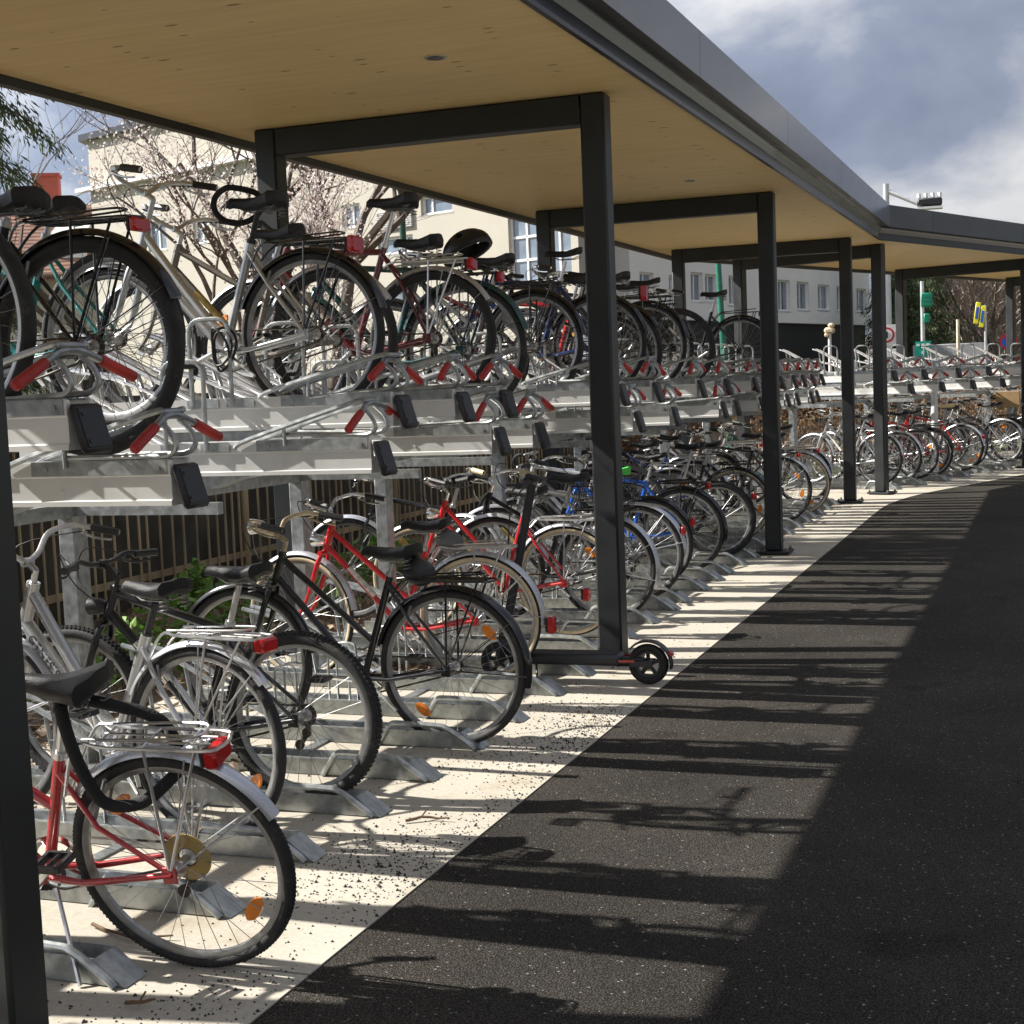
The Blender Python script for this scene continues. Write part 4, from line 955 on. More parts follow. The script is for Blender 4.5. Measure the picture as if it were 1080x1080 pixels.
g = M(); g.ring([(.122, -.034), (.127, -.03), (.129, 0), (.127, .03), (.122, .034), (.119, .03), (.122, 0), (.119, -.03)], 20, (0, 0, .108), R_(40), R_(190)); ob('mudguard', g, SCB, sc)
g = M(); g.box((-.122, 0, .165), (.02, .045, .03), Matrix.Rotation(R_(35), 3, 'Y'), bev=.004); ob('tail_light', g, REDL, sc)
for s in (-1, 1):
    g = M(); g.box((.10, s*.0795, .135), (.085, .003, .012)); ob('reflector', g, REDL, sc)
g = M(); g.tube([(.79, 0, .22), (.60, 0, 1.06)], [.026, .023], 14); g.tube([(.82, .0, .11), (.78, 0, .26)], .03, 10)
g.tube([(.82, -.055, .108), (.82, .055, .108)], .009, 8)
for s in (-1, 1): g.tube([(.82, s*.045, .108), (.79, s*.035, .24)], .012, 8)
ob('stem', g, SCB, sc)
g = M(); g.tube([(0.600, -.22, 1.075), (0.605, 0, 1.08), (0.600, .22, 1.075)], .0145, 10); g.box((0.595, 0, 1.10), (.075, .055, .035), Matrix.Rotation(R_(-15), 3, 'Y'), bev=.008); g.box((0.625, .0, 1.075), (.05, .05, .06), bev=.01)
for s in (-1, 1): g.tube([(0.610, s*.1, 1.07), (0.645, s*.14, 1.06), (0.640, s*.22, 1.05)], .005, 6)
hb = ob('handlebar', g, SCB, sc)
for s in (-1, 1):
    g = M(); g.tube([(0.600, s*.12, 1.076), (0.600, s*.235, 1.074)], .018, 10); ob('grip', g, BLACK, hb)
g = M(); g.tube([(.60, .05, .12), (.57, .13, .005)], .007, 6); ob('kickstand', g, BLACK, sc)
g = M(); g.tube(smoothpts([(0.635, .02, 1.05), (0.710, .03, .95), (0.740, .03, .7), (0.800, .03, .3), (0.810, .05, .14)], 5), .004, 5); ob('brake_cable', g, CABLE, sc)
# cardboard box at the right edge
g = M(); p_ = SEG2 @ Vector((-.95, 6.95, 1.02)); g.box(tuple(p_), (.36, .30, .26), Matrix.Rotation(-TH+.3, 3, 'Z')); tag(ob('cardboard_box', g, mat('cardboard', (.42, .28, .14), .8), smooth=False), 'brown cardboard box resting on a bicycle at the right edge', 'box')

# ------------------------------------------------------------------ loose ground matter
def cards(name, m, pts, size, up=.5, smin=.5, par=None, quad=True, aspect=.55):
    """many small bent leaves in one mesh"""
    V = []; F = []
    for p in pts:
        s = size*rng.uniform(smin, 1.3); a = rng.uniform(0, 6.283)
        n = Vector((rng.gauss(0, 1), rng.gauss(0, 1), rng.gauss(0, 1)+up*3)).normalized()
        x = n.orthogonal().normalized(); y = n.cross(x); x, y = x*math.cos(a)+y*math.sin(a), y*math.cos(a)-x*math.sin(a)
        p = Vector(p); k = len(V)
        V += [p-x*s*.5, p+y*s*aspect*.5-n*s*.06, p+x*s*.5, p-y*s*aspect*.5-n*s*.06]; F.append((k, k+1, k+2, k+3))
    g = M(); g.add(V, F); me = bpy.data.meshes.new(name); me.from_pydata(g.v, [], g.f); me.materials.append(m)
    return link(bpy.data.objects.new(name, me), par)
def leafmat(name, c1, c2, c3, trans=.25, rough=.6):
    m, t, b = nodemat(name); gi = N(t, 'ShaderNodeNewGeometry')
    r = ramp_n(t, gi.outputs['Random Per Island'], [(0, c1), (.5, c2), (1, c3)])
    t.links.new(r, b.inputs['Base Color']); b.inputs['Roughness'].default_value = rough
    tr = N(t, 'ShaderNodeBsdfTranslucent'); t.links.new(r, tr.inputs[0]); ms = N(t, 'ShaderNodeMixShader'); ms.inputs[0].default_value = trans
    o = [n for n in t.nodes if n.type == 'OUTPUT_MATERIAL'][0]
    t.links.new(b.outputs[0], ms.inputs[1]); t.links.new(tr.outputs[0], ms.inputs[2]); t.links.new(ms.outputs[0], o.inputs[0]); return m
LITTER = leafmat('dead_leaves', (.10, .06, .03), (.27, .18, .10), (.45, .34, .22))
CHIP = mat('asphalt_crumbs', (.03, .03, .03), .8)
V = []; pts = []
for i in range(11000):
    y = rng.uniform(-6, 1.5); x = KX-abs(rng.gauss(0, .30))-.005
    dens = max(.04, mnoise.noise(Vector((x*1.7, y*1.3, 7)))+.45)*(1.0 if y < -1 else .35)
    if rng.random() < dens and x > -.9: pts.append((x, y, .004))
g = M()
for p in pts:
    s = rng.uniform(.0018, .0052)*(1.9 if rng.random() < .08 else 1); a = rng.uniform(0, 6)
    c, sn = math.cos(a)*s, math.sin(a)*s
    g.add([(p[0]+c, p[1]+sn, .0005), (p[0]-sn, p[1]+c*.8, .0005), (p[0]-c, p[1]-sn*.9, .0005), (p[0]+sn, p[1]-c, .0005), (p[0], p[1], s*1.1)], [(0, 1, 4), (1, 2, 4), (2, 3, 4), (3, 0, 4)])
tag(ob('asphalt_crumbs', g, CHIP, smooth=False), 'dark crumbs of loose asphalt scattered along the pale pavement edge', 'loose grit', kind='stuff')
pts = []
for i in range(9000):
    x = -2.15-abs(rng.gauss(0, 1.2)); y = rng.uniform(-6, 14); pts.append((x, y, .03+rng.random()*.03))
for i in range(500): pts.append((rng.uniform(-2.15, -1.3), rng.uniform(-6, 10), .012))
for cx, cy in ((-1.05, -2.4), (-1.2, -3.9), (-1.1, -.4), (-.8, -2.9)):
    for i in range(90): pts.append((rng.gauss(cx, .14), rng.gauss(cy, .05), .01+.03*rng.random()))
tag(cards('leaf_litter', LITTER, pts, .07), 'brown dead leaves covering the bed behind the racks', 'leaf litter', kind='stuff')
GREEN = leafmat('ground_cover_leaves', (.05, .13, .015), (.12, .26, .03), (.24, .38, .07), .35)
pts = []
for cx, cy, h, n in ((-2.9, .2, .55, 700), (-2.8, 1.3, .5, 600), (-3.0, 3.2, .55, 800), (-2.9, 5.2, .4, 400), (-2.7, 7.5, .4, 500), (-2.6, -1.0, .35, 300), (-2.9, 9.5, .35, 500)):
    for i in range(n):
        r = abs(rng.gauss(0, .32)); a = rng.uniform(0, 6.28); pts.append((cx+r*math.cos(a)*.6, cy+r*math.sin(a)*1.3, .03+h*rng.random()*math.exp(-r*1.5)))
tag(cards('ground_cover', GREEN, pts, .075, .4), 'bright green leafy ground cover between rack posts and fence', 'ground cover', kind='stuff')
for lab, a, l in (('bent brown twig lying on the pavement by the foreground post', (.0, -4.72, .012), .10), ('dry stick lying beside the near rear wheel', (-.45, -4.25, .012), .28), ('thin brown twig on the pavement near the knobbly tyre', (.05, -3.05, .01), .16)):
    q = M(); P_ = [Vector(a)]
    for k in range(5): P_.append(P_[-1]+Vector((rng.uniform(.1, .3)*l, rng.uniform(-.12, .16)*l, rng.uniform(-.004, .008))))
    q.tube(P_, [.006, .006, .005, .005, .004, .003], 6); q.tube([P_[2], P_[2]+Vector((.05*l, .25*l, .02))], .003, 5); tag(ob('twig', q, mat('twig_bark', (.13, .075, .04), .8)), lab, 'twig')

# ------------------------------------------------------------------ fence and hedges
FX = -4.15
fe = thing('lath_fence', 'dark fence with thin upright wooden laths behind the racks', 'fence', T(FX, 0))
LATH = mat('weathered_lath', (.46, .37, .25), .7, var=.45, vs=1.2); BOARD = mat('dark_screen', (.075, .07, .06), .9, var=.5, vs=3, bump=.5, bs=20)
g = M(); g.box((-.09, 4.0, .75), (.03, 22, 1.75)); ob('screen', g, BOARD, fe)
g = M(); y = -7.0
while y < 15:
    w = rng.uniform(.010, .019); g.box((rng.uniform(-.004, .004), y, .74+rng.uniform(-.02, .02)), (.014, w, 1.62+rng.uniform(-.04, .04)), Matrix.Rotation(rng.uniform(-.012, .012), 3, 'X')); y += rng.uniform(.10, .185)
ob('laths', g, LATH, fe, False)
for z in (.25, 1.3):
    g = M(); g.box((-.035, 4.0, z), (.03, 22, .05)); ob('rail', g, LATH, fe)
for y in (-6, -3, 0, 3, 6, 9, 12):
    g = M(); g.tube([(-.03, y, 0), (-.03, y, 1.6)], .035, 10); ob('post', g, LATH, fe)
HEDG = leafmat('dry_hedge_leaves', (.10, .05, .025), (.24, .14, .075), (.42, .29, .17), .3)
TWIG = mat('hedge_twigs', (.10, .075, .055), .85)
def hedge(label, a, b_, h, th, n, base=0):
    r = thing('hedge', label, 'hedge'); A, B = Vector(a), Vector(b_); d = (B-A); nx = Vector((d.y, -d.x, 0)).normalized(); pts = []
    for i in range(n):
        u = rng.random(); w = rng.uniform(-1, 1); z = h*(1-rng.random()**1.6)
        hh = h*(1+.10*mnoise.noise(Vector((u*d.length*1.3, 0, 2)))); z = min(z, hh)
        p = A+d*u+nx*(w*th*.5*(1-.25*(z/h))); pts.append((p.x, p.y, z+base))
    cards('leaves', HEDG, pts, .085, .1, par=r)
    g = M()
    for i in range(int(d.length*14)):
        p = A+d*rng.random()+nx*rng.uniform(-.3, .3)*th; g.tube([p, p+Vector((rng.gauss(0, .12), rng.gauss(0, .12), h*rng.uniform(.5, .98)))], [.010, .004], 4)
    tag(ob('stems', g, TWIG, r), None, kind='stuff')
hedge('dry brown beech hedge behind the bicycles past the third post', (-3.5, 10.8, 0), (-3.2, 15.0, 0), 1.4, .7, 7000)
s2 = lambda v, u: tuple(BP+SU*u+SV*v)
hedge('dry brown beech hedge running beyond the bend', s2(-3.3, 2.2), s2(-3.0, 13), 1.45, .8, 11000)

# ------------------------------------------------------------------ trees
BARK = mat('tree_bark', (.11, .085, .065), .85, var=.35, vs=6, bump=.6, bs=25); TWB = mat('twig_bark_grey', (.13, .10, .08), .85)
def branch_tree(name, label, base, h, spread, seed, trunkr, blossom=None, nb=0, bsize=.05, depth=5, group=None, lean=(0, 0), fork=3, twm=None):
    r_ = random.Random(seed); root = thing(name, label, 'tree', T(*base), group)
    tr, cr_ = M(), M(); tips = []
    def grow(p, d, L, r, lev):
        k = 4; P = [p]; dd = d.copy()
        for i in range(k):
            dd = (dd+Vector((r_.gauss(0, .13), r_.gauss(0, .13), r_.gauss(0, .10)+.05))).normalized(); P.append(P[-1]+dd*L/k)
        rr = [r*(1-.45*i/k) for i in range(k+1)]
        (tr if lev < 2 else cr_).tube(P, rr, 9 if lev == 0 else 5 if lev < 3 else 3, caps=lev < 2)
        if lev >= depth-2: tips.extend(P[1:])
        if lev >= depth: return
        for j in range(fork if lev else fork+1):
            q = P[r_.choice((2, 3, 4) if lev else (2, 3, 4, 4))]
            a = Vector((r_.gauss(0, 1), r_.gauss(0, 1), r_.gauss(.15, .5))).normalized()
            nd = (dd*.75+a*spread).normalized(); grow(q, nd, L*r_.uniform(.58, .82), r*.52, lev+1)
    grow(Vector((0, 0, 0)), Vector((lean[0], lean[1], 1)).normalized(), h*.36, trunkr, 0)
    ob('trunk', tr, BARK, root); c = ob('crown', cr_, twm or TWB, root)
    if blossom:
        pts = []
        for i in range(nb):
            p = r_.choice(tips); pts.append(p+Vector((r_.gauss(0, .12), r_.gauss(0, .12), r_.gauss(0, .12))))
        cards('blossoms', blossom, pts, bsize, 0, par=c, aspect=.9)
    return root
BLOS = leafmat('cherry_blossom', (.56, .45, .42), (.70, .60, .56), (.80, .74, .70), .3)
branch_tree('cherry_tree', 'cherry tree in pale pink blossom in front of the cream building', tuple(at(240, 440, 21))[:2]+(0,), 6.3, .58, 4, .10, BLOS, 8000, .040, 5)
branch_tree('bare_tree', 'leafless tree with several grey limbs right of the blossoming cherry', tuple(at(352, 440, 25))[:2]+(0,), 10.5, .62, 9, .17, None, depth=5)
branch_tree('bare_tree', 'tall leafless tree whose thin twigs reach over the roof edge at upper left', tuple(at(255, 440, 30))[:2]+(0,), 14, .62, 21, .2, None, depth=5)
branch_tree('bare_tree', 'leafless tree with fine twigs left of the blossoming cherry', tuple(at(150, 440, 27))[:2]+(0,), 9.5, .6, 33, .13, None, depth=5)
branch_tree('bare_tree', 'leafless tree with crooked limbs just left of the first back post', tuple(at(300, 440, 23))[:2]+(0,), 8.6, .66, 41, .12, None, depth=5)
NEED = leafmat('spruce_needles', (.02, .04, .012), (.05, .08, .025), (.11, .14, .045), .2)
def spruce(label, base, h, rad, seed, n, size=.2, group=None, zmin=.12):
    r_ = random.Random(seed); root = thing('spruce_tree', label, 'tree', T(*base), group)
    g = M(); g.tube([(0, 0, 0), (0, 0, h*.5), (0, 0, h)], [h*.016, h*.010, .01], 9); ob('trunk', g, BARK, root)
    br = M(); V = []; F = []
    for i in range(n):
        z = h*(zmin+(1-zmin)*(i+.5)/n*.97); L = rad*(1-z/h)**.8*r_.uniform(.7, 1.1)+.15; a = i*2.4+r_.uniform(-.4, .4)
        d = Vector((math.cos(a), math.sin(a), 0)); P = [Vector((0, 0, z))+d*L*u+Vector((0, 0, L*(.12*u-.42*u*u))) for u in (0, .25, .5, .75, 1)]
        br.tube(P, [.03*L/3+.008]*2+[.012]*2+[.006], 4, caps=False)
        m_ = max(6, int(L/size*4.2))
        for k in range(m_):
            u = .12+.88*(k+r_.random())/m_; q = P[0]+d*L*u+Vector((0, 0, L*(.12*u-.42*u*u))); side = d.cross(Vector((0, 0, 1)))
            for s in (-1, 1):
                ln = size*r_.uniform(.4, 1.1)*(1.25-.6*u); t_ = (side*s*r_.uniform(.3, 1)+d*.5+Vector((0, 0, -r_.uniform(.4, 1.3)))).normalized()
                for c_ in range(8):
                    w = t_.orthogonal().normalized(); w = (Matrix.Rotation(r_.uniform(0, 6.28), 3, t_) @ w)*size*.05; o = len(V); jit = Vector((r_.gauss(0, 1), r_.gauss(0, 1), r_.gauss(0, 1)))*size*.35
                    V += [q+jit, q+jit+t_*ln*.5+w, q+jit+t_*ln, q+jit+t_*ln*.5-w]; F.append((o, o+1, o+2, o+3))
    c = ob('crown', br, BARK, root)
    me = bpy.data.meshes.new('needles'); me.from_pydata([tuple(v) for v in V], [], F); me.materials.append(NEED); link(bpy.data.objects.new('needles', me), c)
spruce('large spruce with drooping branches at the upper left corner', tuple(at(-120, 440, 15))[:2]+(0,), 11.5, 3.3, 3, 95, .19, None, .37)
spruce('small dark conifer behind the red chimney house', tuple(at(-25, 430, 27))[:2]+(0,), 6.0, 2.4, 8, 60, .28)
for i, (px, dd, h, l) in enumerate(((952, 52, 7.0, 'dark conifer left of the far sign mast'), (984, 60, 6.8, 'dark conifer behind the green street signs'))):
    spruce(l, tuple(at(px, 400, dd))[:2]+(0,), h, h*.32, 30+i, 90, .30, 'far conifers', .05)
WOODT = leafmat('wood_twigs', (.12, .09, .075), (.20, .155, .125), (.28, .22, .18), 0)
for i, (px, dd, h) in enumerate(((1000, 80, 8.0), (1022, 62, 6.2), (1046, 60, 6.4), (1070, 64, 6.6), (1030, 72, 7.6), (1060, 78, 7.8), (1085, 70, 7.0), (1015, 95, 9.5), (1050, 98, 10), (1100, 90, 8), (975, 100, 9.0))):
    b0 = tuple(at(px, 400, dd))[:2]+(0,); r_ = random.Random(70+i)
    root = thing('bare_tree', 'leafless brown broad crowned tree in the far wood beyond the yellow signs', 'tree', T(*b0), 'far leafless trees')
    g = M(); g.tube([(0, 0, 0), (.1, 0, h*.3), (0, .1, h*.55)], [.2, .15, .08], 6)
    for k in range(9):
        a = k*.7; g.tube([(0, 0, h*.12+.04*h*k), (math.cos(a)*h*.2, math.sin(a)*h*.2, h*.4+.04*h*k), (math.cos(a)*h*.3, math.sin(a)*h*.3, h*.62+.04*h*k)], [.09, .05, .02], 5)
    ob('trunk', g, BARK, root)
    V = []; F = []
    for k in range(2600):
        a = r_.uniform(0, 6.28); rr = h*.42*math.sqrt(r_.random()); zz = h*(.12+.86*r_.random())
        if (rr/(h*.42))**2+((zz/h-.5)/.5)**2 > 1: continue
        p = Vector((rr*math.cos(a), rr*math.sin(a), zz)); dr = (Vector((p.x*.6, p.y*.6, h*.35))+Vector((r_.gauss(0, 1), r_.gauss(0, 1), r_.gauss(0, .6)))*h*.16).normalized()
        L = h*r_.uniform(.05, .14); w = dr.orthogonal().normalized()*r_.uniform(.012, .028); o = len(V)
        V += [p, p+dr*L*.5+w, p+dr*L, p+dr*L*.5-w]; F.append((o, o+1, o+2, o+3))
    me = bpy.data.meshes.new('crown'); me.from_pydata([tuple(v) for v in V], [], F); me.materials.append(WOODT); link(bpy.data.objects.new('crown', me), root)
g = M(); V = []; nx, ny = 30, 8
for i in range(nx+1):
    for j in range(ny+1):
        p = at(700+700*i/nx, 400, 130+60*j); V.append((p.x, p.y, -1+16*(j/ny)**.8*(1+.25*mnoise.noise(Vector((i*.3, j*.3, 1))))*min(1, 1.0)))
F = [(i*(ny+1)+j, (i+1)*(ny+1)+j, (i+1)*(ny+1)+j+1, i*(ny+1)+j+1) for i in range(nx) for j in range(ny)]
g.add(V, F); tag(ob('hill', g, mat('wooded_slope', (.15, .13, .12), .95, var=.35, vs=.25, bump=1, bs=1)), None, kind='structure')

# ------------------------------------------------------------------ buildings
CREAM = mat('cream_render', (.47, .44, .375), .85, var=.05, vs=1, bump=.1, bs=60); GREYW = mat('pale_grey_render', (.80, .79, .77), .85, var=.04, vs=1, bump=.1, bs=60)
FRAMEW = mat('white_window_frame', (.78, .78, .78), .4); PANE = mat('window_glass', (.16, .20, .26), .06, .0, .3, 2, coat=1); SHUT = mat('roller_shutter', (.5, .49, .48), .6); PLINTH = mat('dark_plinth', (.018, .018, .02), .6)
TILE, t, b = nodemat('roof_tiles'); v = N(t, 'ShaderNodeTexCoord').outputs['Object']
wv = N(t, 'ShaderNodeTexWave', wave_type='BANDS', bands_direction='Z'); wv.inputs['Scale'].default_value = 2.2; wv.inputs['Distortion'].default_value = .6; t.links.new(v, wv.inputs['Vector'])
col = ramp_n(t, wv.outputs['Fac'], [(.1, (.07, .035, .025)), (.6, (.20, .10, .065))]); col = mixc(t, .5, col, ramp_n(t, noise_n(t, v, 3), [(.3, (.10, .05, .035)), (.7, (.26, .14, .09))])); t.links.new(col, b.inputs['Base Color']); b.inputs['Roughness'].default_value = .8; bump_n(t, b, wv.outputs['Fac'], .8, .05)
def window(par, x, z, w, h, mull=(0,), box=False, dpt=.10, sill=True, trans=()):
    """window in local facade coordinates: x along, y out of the wall (negative = outward), z up; (x, z) = lower left"""
    fw = .06; g = M(); y = .0
    for a, c in (((x+w/2, z+fw/2), (w, fw)), ((x+w/2, z+h-fw/2), (w, fw)), ((x+fw/2, z+h/2), (fw, h-2*fw)), ((x+w-fw/2, z+h/2), (fw, h-2*fw))): g.box((a[0], y+.02, a[1]), (c[0], .06, c[1]))
    for m_ in mull: g.box((x+w*m_ if m_ else x+w/2, y+.02, z+h/2), (fw*.9, .05, h-2*fw))
    for m_ in trans: g.box((x+w/2, y+.02, z+h*m_), (w-2*fw, .05, fw))
    f = ob('window', g, FRAMEW, par, False)
    g = M(); g.box((x+w/2, y+.035, z+h/2), (w-2*fw+.01, .012, h-2*fw+.01)); ob('pane', g, PANE, f, False)
    if sill: g = M(); g.box((x+w/2, y-.05, z-.03), (w+.12, .10, .05)); ob('sill', g, FRAMEW, f, False)
    if box: g = M(); g.box((x+w/2, y-.012, z+h+.13), (w+.06, .05, .24)); ob('shutter_box', g, FRAMEW, f, False)
    return (x, z, w, h)
def wall_with_holes(par, L, H, holes, m, th=.3, z0=0, name='wall'):
    """front wall panel in the plane y=0 with real openings and reveals"""
    xs = sorted({0, L, *[h[0] for h in holes], *[h[0]+h[2] for h in holes]}); zs = sorted({z0, H, *[h[1] for h in holes], *[h[1]+h[3] for h in holes]})
    g = M()
    ins = lambda x, z: any(h[0] < x < h[0]+h[2] and h[1] < z < h[1]+h[3] for h in holes)
    for a, b_ in zip(xs, xs[1:]):
        for c, d in zip(zs, zs[1:]):
            if not ins((a+b_)/2, (c+d)/2): g.add([(a, -.10, c), (b_, -.10, c), (b_, -.10, d), (a, -.10, d)], [(0, 1, 2, 3)])
    for x, z, w, h in holes:
        g.add([(x, -.10, z), (x+w, -.10, z), (x+w, -.10, z+h), (x, -.10, z+h), (x, .08, z), (x+w, .08, z), (x+w, .08, z+h), (x, .08, z+h)], [(0, 1, 5, 4), (1, 2, 6, 5), (2, 3, 7, 6), (3, 0, 4, 7)])
    return ob(name, g, m, par, False)
def facade_px(mw_inv, px, py, o, nrm):
    d = at(px, py, 1)-Vector(CP); t_ = (o-Vector(CP)).dot(nrm)/d.dot(nrm); return mw_inv @ (Vector(CP)+d*t_)
def building(label, o, ax, L, H, depth, m, wins, z0=0, group=None, skew=0):
    ax = Vector(ax).normalized(); yv = Vector((0, 0, 1)).cross(ax)
    mw = Matrix(((ax.x, yv.x, 0, o[0]), (ax.y, yv.y, 0, o[1]), (0, 0, 1, 0), (0, 0, 0, 1)))
    r = thing('apartment_building', label, 'building', mw, group); inv = mw.inverted(); ov = Vector(o)
    holes = []
    for (x0, y0, x1, y1, kw) in wins:
        a = facade_px(inv, x0, y1, ov, yv); b_ = facade_px(inv, x1, y0, ov, yv)
        holes.append(window(r, a.x, a.z, b_.x-a.x, b_.z-a.z, **kw))
    wall_with_holes(r, L, H, holes, m, z0=z0)
    k = skew*depth; g = M(); g.add([(0, -.10, z0), (k, depth, z0), (k, depth, H), (0, -.10, H)], [(0, 1, 2, 3)]); g.add([(L, -.10, z0), (L+k, depth, z0), (L+k, depth, H), (L, -.10, H)], [(0, 1, 2, 3)]); g.add([(k, depth, z0), (L+k, depth, z0), (L+k, depth, H), (k, depth, H)], [(0, 1, 2, 3)])
    ob('side_wall', g, m, r, False)
    g = M(); g.prism([(-.2, -.3), (L+.2, -.3), (L+.2+k, depth+.2), (k-.2, depth+.2)], 'z', H-.04, H+.16); ob('roof', g, FASC, r, False)
    g = M(); g.box((L/2+k*.3, depth*.3, (H+z0)*.5), (L-.4, .1, H-z0-.4)); ob('interior_wall', g, mat('dim_interior', (.25, .24, .22), .9), r, False)
    return r, mw
AXA = Vector((.94, -.342, 0)).normalized(); AYA = Vector((.342, .94, 0)).normalized()
bA, mwA = building('cream rendered apartment building behind the blossoming cherry tree', (-26.4, 32, 0), AXA, 19.4, 9.8, 9, CREAM,
    [(160, 232, 177, 266, {}), (207, 226, 222, 258, {}), (364, 214, 382, 242, {}), (402, 247, 438, 270, dict(mull=(.75,))), (447, 203, 479, 228, dict(mull=(.3,))), (322, 232, 340, 262, {}),
     (541, 222, 572, 300, dict(mull=(.5,), trans=(.33, .66))), (578, 232, 604, 300, dict(mull=(.5,), trans=(.5,))), (404, 300, 440, 325, dict(mull=(.7,))), (300, 330, 330, 370, {})], skew=-.85)
g = M(); a = facade_px(mwA.inverted(), 402, 244, Vector((-26.4, 32, 0)), AYA); b_ = facade_px(mwA.inverted(), 438, 219, Vector((-26.4, 32, 0)), AYA)
g.box(((a.x+b_.x)/2, -.13, (a.z+b_.z)/2), (b_.x-a.x, .05, b_.z-a.z))
for k in range(9): g.box(((a.x+b_.x)/2, -.165, a.z+(b_.z-a.z)*(k+.5)/9), (b_.x-a.x, .02, .03))
ob('shutter', g, SHUT, bA, False)
g = M(); g.box((4.0, -.22, 8.25), (9.0, .25, .12)); ob('cornice', g, FRAMEW, bA, False)
wB = []
for x0, x1, yt, yb in ((703, 714, 286, 322), (726, 738, 283, 318), (741, 753, 285, 318), (766, 779, 287, 322), (818, 830, 291, 328), (838, 850, 293, 327), (860, 872, 296, 327), (880, 891, 298, 328), (901, 911, 300, 329), (672, 686, 283, 316)):
    wB.append((x0, yt+5, x1, yb, dict(box=True, mull=(.45,))))
oB = Vector((-6.1, 42.4, 0)); aB = Vector((.239, .971, 0)).normalized(); oB0 = oB-aB*11.3
bB, mwB = building('pale grey rendered building with narrow white framed windows and a dark ground floor', tuple(oB0), tuple(aB), 18.1, 7.4, 2.0, GREYW, wB, z0=3.25)
g = M(); g.box((9.05, .35, 1.62), (17.9, .6, 3.24)); ob('plinth', g, PLINTH, bB, False)
hs = thing('tiled_house', 'house with brown tiled roof and red brick chimney at upper left', 'house', T(*tuple(at(0, 430, 48))[:2]+(0,)) @ Matrix.Rotation(R_(30), 4, 'Z'))
g = M(); g.box((0, 4, 2.9), (6.6, 8, 5.8)); ob('wall', g, CREAM, hs, False)
g = M(); g.prism([(-.6, 5.7), (4, 8.5), (8.6, 5.7), (8.6, 5.5), (4, 8.2), (-.6, 5.5)], 'x', -3.6, 3.6); rf = ob('roof', g, TILE, hs, False)
g = M(); g.box((1.5, 3.4, 8.6), (.85, .7, 1.7)); g.box((1.5, 3.4, 9.4), (.95, .8, .10)); ob('chimney', g, mat('red_brick', (.42, .10, .07), .8, bump=.3, bs=30), rf, False)
g = M(); g.prism([(.4, 6.15), (.4, 7.1), (2.6, 7.7), (2.6, 7.0)], 'x', 1.9, 3.0); dm = ob('dormer', g, mat('dormer_panel', (.55, .56, .56), .5), rf, False)
window(hs, -3.2, 1.3, 1.0, 1.3); window(hs, 1.2, 1.3, 1.0, 1.3)

# ------------------------------------------------------------------ street furniture
GALV = mat('pale_galvanised', (.6, .62, .63), .4, .5, .1, 8); GP = paint('dark_green_pole', (.01, .06, .03), .4); GP2 = paint('sea_green_pole', (.012, .16, .10), .35)
def base(px, dd): p = at(px, 400, dd); return Vector((p.x, p.y, 0))
def zat(py, px, dd): return at(px, py, dd).z
def mast(name, label, px, dd, py_top, r, m, cat='post', tilt=0):
    b0 = base(px, dd); h = zat(py_top, px, dd); t_ = thing(name, label, cat, T(*b0)); q = M(); q.tube([(0, 0, 0), (tilt*h, 0, h)], [r*1.1, r*.9], 12); ob('pole', q, m, t_); return t_, h
mast('lamp_post', 'thin dark green lamp post in front of the cream building', 432, 30, 150, .07, GP, 'lamp post')
mast('flag_pole', 'leaning sea green pole in front of the pale grey building', 768, 27, 235, .058, GP2, 'pole', -.035)
# facing signs towards the camera
def face(mname, par, poly, z, m, off=0, th=.03, rotz=0):
    q = M(); q.prism([(x, zz+z) for x, zz in poly], 'y', -off-th, -off); o = ob(mname, q, m, par, False); return o
rect = lambda w, h: [(-w/2, -h/2), (w/2, -h/2), (w/2, h/2), (-w/2, h/2)]
circ = lambda r, n=24: [(r*math.cos(2*math.pi*i/n), r*math.sin(2*math.pi*i/n)) for i in range(n)]
def orient(t_, px, dd):
    b0 = base(px, dd); d = Vector((CP[0], CP[1], 0))-b0; t_.matrix_world = T(*b0) @ Matrix.Rotation(math.atan2(d.y, d.x)+math.pi/2, 4, 'Z')
SW_ = mat('sign_white', (.75, .75, .75), .4); SR_ = mat('sign_red', (.55, .02, .02), .4); SG_ = mat('sign_green', (.005, .22, .13), .4); SY_ = mat('sign_yellow', (.8, .75, .03), .4); SB_ = mat('sign_blue', (.03, .10, .5), .4); SK_ = mat('sign_black', (.02, .02, .02), .5)
tm, hm = mast('lamp_post', 'tall pale steel mast carrying a flat lamp arm above the far roof', 938, 34, 196, .075, GALV, 'lamp post'); orient(tm, 938, 34)
q = M(); q.tube([(0, 0, hm-.15), (.72, -.15, hm-.52)], .05, 8); ob('arm', q, GALV, tm)
q = M(); q.box((.95, -.2, hm-.50), (.54, .30, .17), bev=.03); lm = ob('lamp_head', q, SK_, tm)
for k in range(4): q = M(); q.tube([(.72+.15*k, -.25, hm-.4), (.72+.15*k, -.25, hm-.30)], .045, 8); ob('nub', q, WHITEP, lm)
q = M(); q.box((.95, -.2, hm-.63), (.56, .30, .05)); ob('diffuser', q, WHITEP, lm)
ts, hs_ = mast('traffic_sign', 'round white traffic sign with red ring under the shelter roof', 936, 30, 345, .03, GALV, 'sign'); orient(ts, 936, 30)
z = zat(353, 946, 30)
face('sign_plate', ts, rect(.36, .42), z, SW_, .03, .012); face('ring', ts, circ(.155), z, SR_, .046, .004); face('disc', ts, circ(.115), z, SW_, .052, .004)
q = face('symbol', ts, rect(.05, .13), z, SK_, .058, .004); face('lower_plate', ts, rect(.36, .24), z-.40, SW_, .03, .012)
tg, hg = mast('street_sign', 'slim mast with two stacked green box signs beyond the bend', 974, 32, 297, .045, GALV, 'sign'); orient(tg, 974, 32)
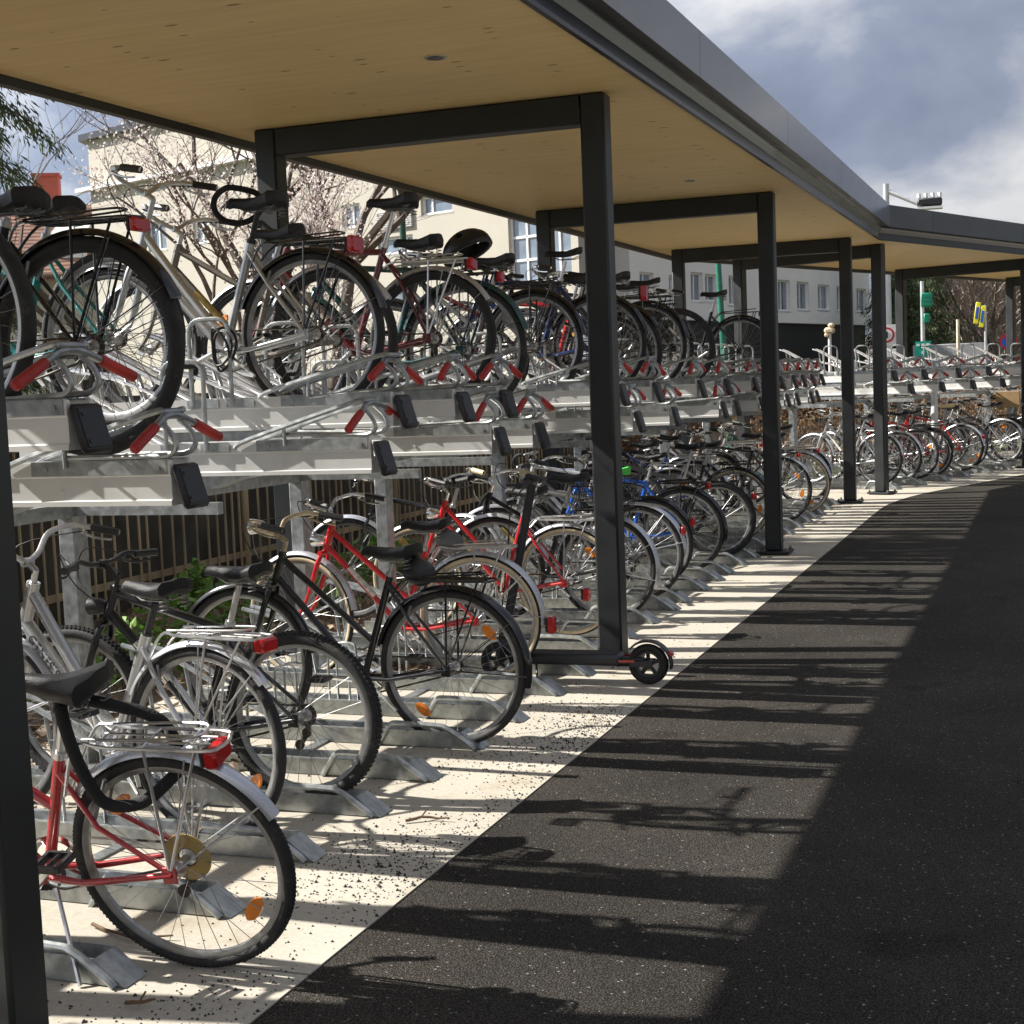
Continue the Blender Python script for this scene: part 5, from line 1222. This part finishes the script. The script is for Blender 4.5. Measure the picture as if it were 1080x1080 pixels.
for py, pw, ph in ((317, .24, .30), (336, .13, .20)):
    z = zat(py, 974, 32); q = M(); q.box((.17 if ph > .3 else .09, -.06, z), (pw, .14, ph), bev=.015); b_ = ob('sign_box', q, SG_, tg)
    for k in range(3): q = M(); q.box((.17 if ph > .3 else .09, -.134, z-ph*.3+k*ph*.3), (pw*.55, .008, ph*.14)); ob('panel', q, SW_ if ph > .3 else SG_, b_)
ti, hi_ = mast('information_board', 'turquoise information board with white pictograms behind the empty trays', 974, 29, 361, .03, GALV, 'sign'); orient(ti, 974, 29)
z = zat(368, 974, 29); face('board', ti, rect(.30, .30), z, mat('sign_turquoise', (.0, .30, .22), .4), .03, .02)
for dx, dz in ((-.09, .08), (0, .08), (.09, .08), (.09, 0), (0, -.07)): o = M(); o.prism([(x+dx, zz+z+dz) for x, zz in rect(.06, .05)], 'y', -.056, -.052); ob('pictogram', o, SW_, ti, False)
ty, hy = mast('station_sign', 'pair of narrow yellow signs on a slim pole before the brown wood', 1040, 38, 322, .035, GALV, 'sign'); orient(ty, 1040, 38)
for dx, py in ((-.20, 330), (-.07, 334)):
    z = zat(py, 1040, 38); q = M(); q.box((dx, -.06, z), (.12, .06, .55), Matrix.Rotation(R_(8), 3, 'Y'), bev=.01); o = ob('sign_plate', q, SY_, ty); q = M(); q.box((dx, -.094, z), (.07, .006, .30), Matrix.Rotation(R_(8), 3, 'Y')); ob('panel', q, SB_, o)
tn, hn = mast('traffic_sign', 'round blue traffic sign with red rim at the far right', 1064, 33, 352, .03, GALV, 'sign'); orient(tn, 1064, 33)
z = zat(360, 1064, 33); face('rim', tn, circ(.19), z, SR_, .03, .012); face('disc', tn, circ(.15), z, SB_, .044, .004); q = M(); q.box((0, -.052, z), (.30, .006, .04), Matrix.Rotation(R_(45), 3, 'Y')); ob('bar', q, SR_, tn)
mast('marker_post', 'pale wooden stake standing before the brown wood', 1011, 30, 337, .035, mat('pale_wood', (.62, .55, .42), .7), 'post')
mast('lamp_post', 'dark green street lamp post left of the corner back post', 946, 45, 308, .05, GP, 'lamp post')
tb, hb_ = mast('floodlight', 'beige twin headed lamp on a white pole behind the rack', 876, 24, 350, .03, WHITEP, 'lamp'); BEI = mat('beige_plastic', (.6, .5, .33), .5)
q = M(); q.box((0, 0, hb_-.06), (.03, .03, .1)); q.box((.0, 0, hb_+.02), (.17, .12, .10), bev=.03); q.box((.03, 0, hb_+.10), (.11, .10, .08), bev=.03); q.box((-.04, 0, hb_-.05), (.08, .10, .07), bev=.02); ob('head', q, BEI, tb)
for px, l in ((985, 'first'), ): mast('white_post', 'white perforated steel post behind the red bicycles beyond the bend', 985, 21.5, 397, .05, WHITEP, 'post')
# low grey wall / cabinets in the far distance
g = M(); p = base(1002, 40); g.box((p.x, p.y, 1.1), (1.9, .4, 2.2), bev=.02); tag(ob('grey_cabinet', g, mat('grey_boards', (.30, .30, .31), .7)), 'grey boarded enclosure behind the green sign mast', 'enclosure')
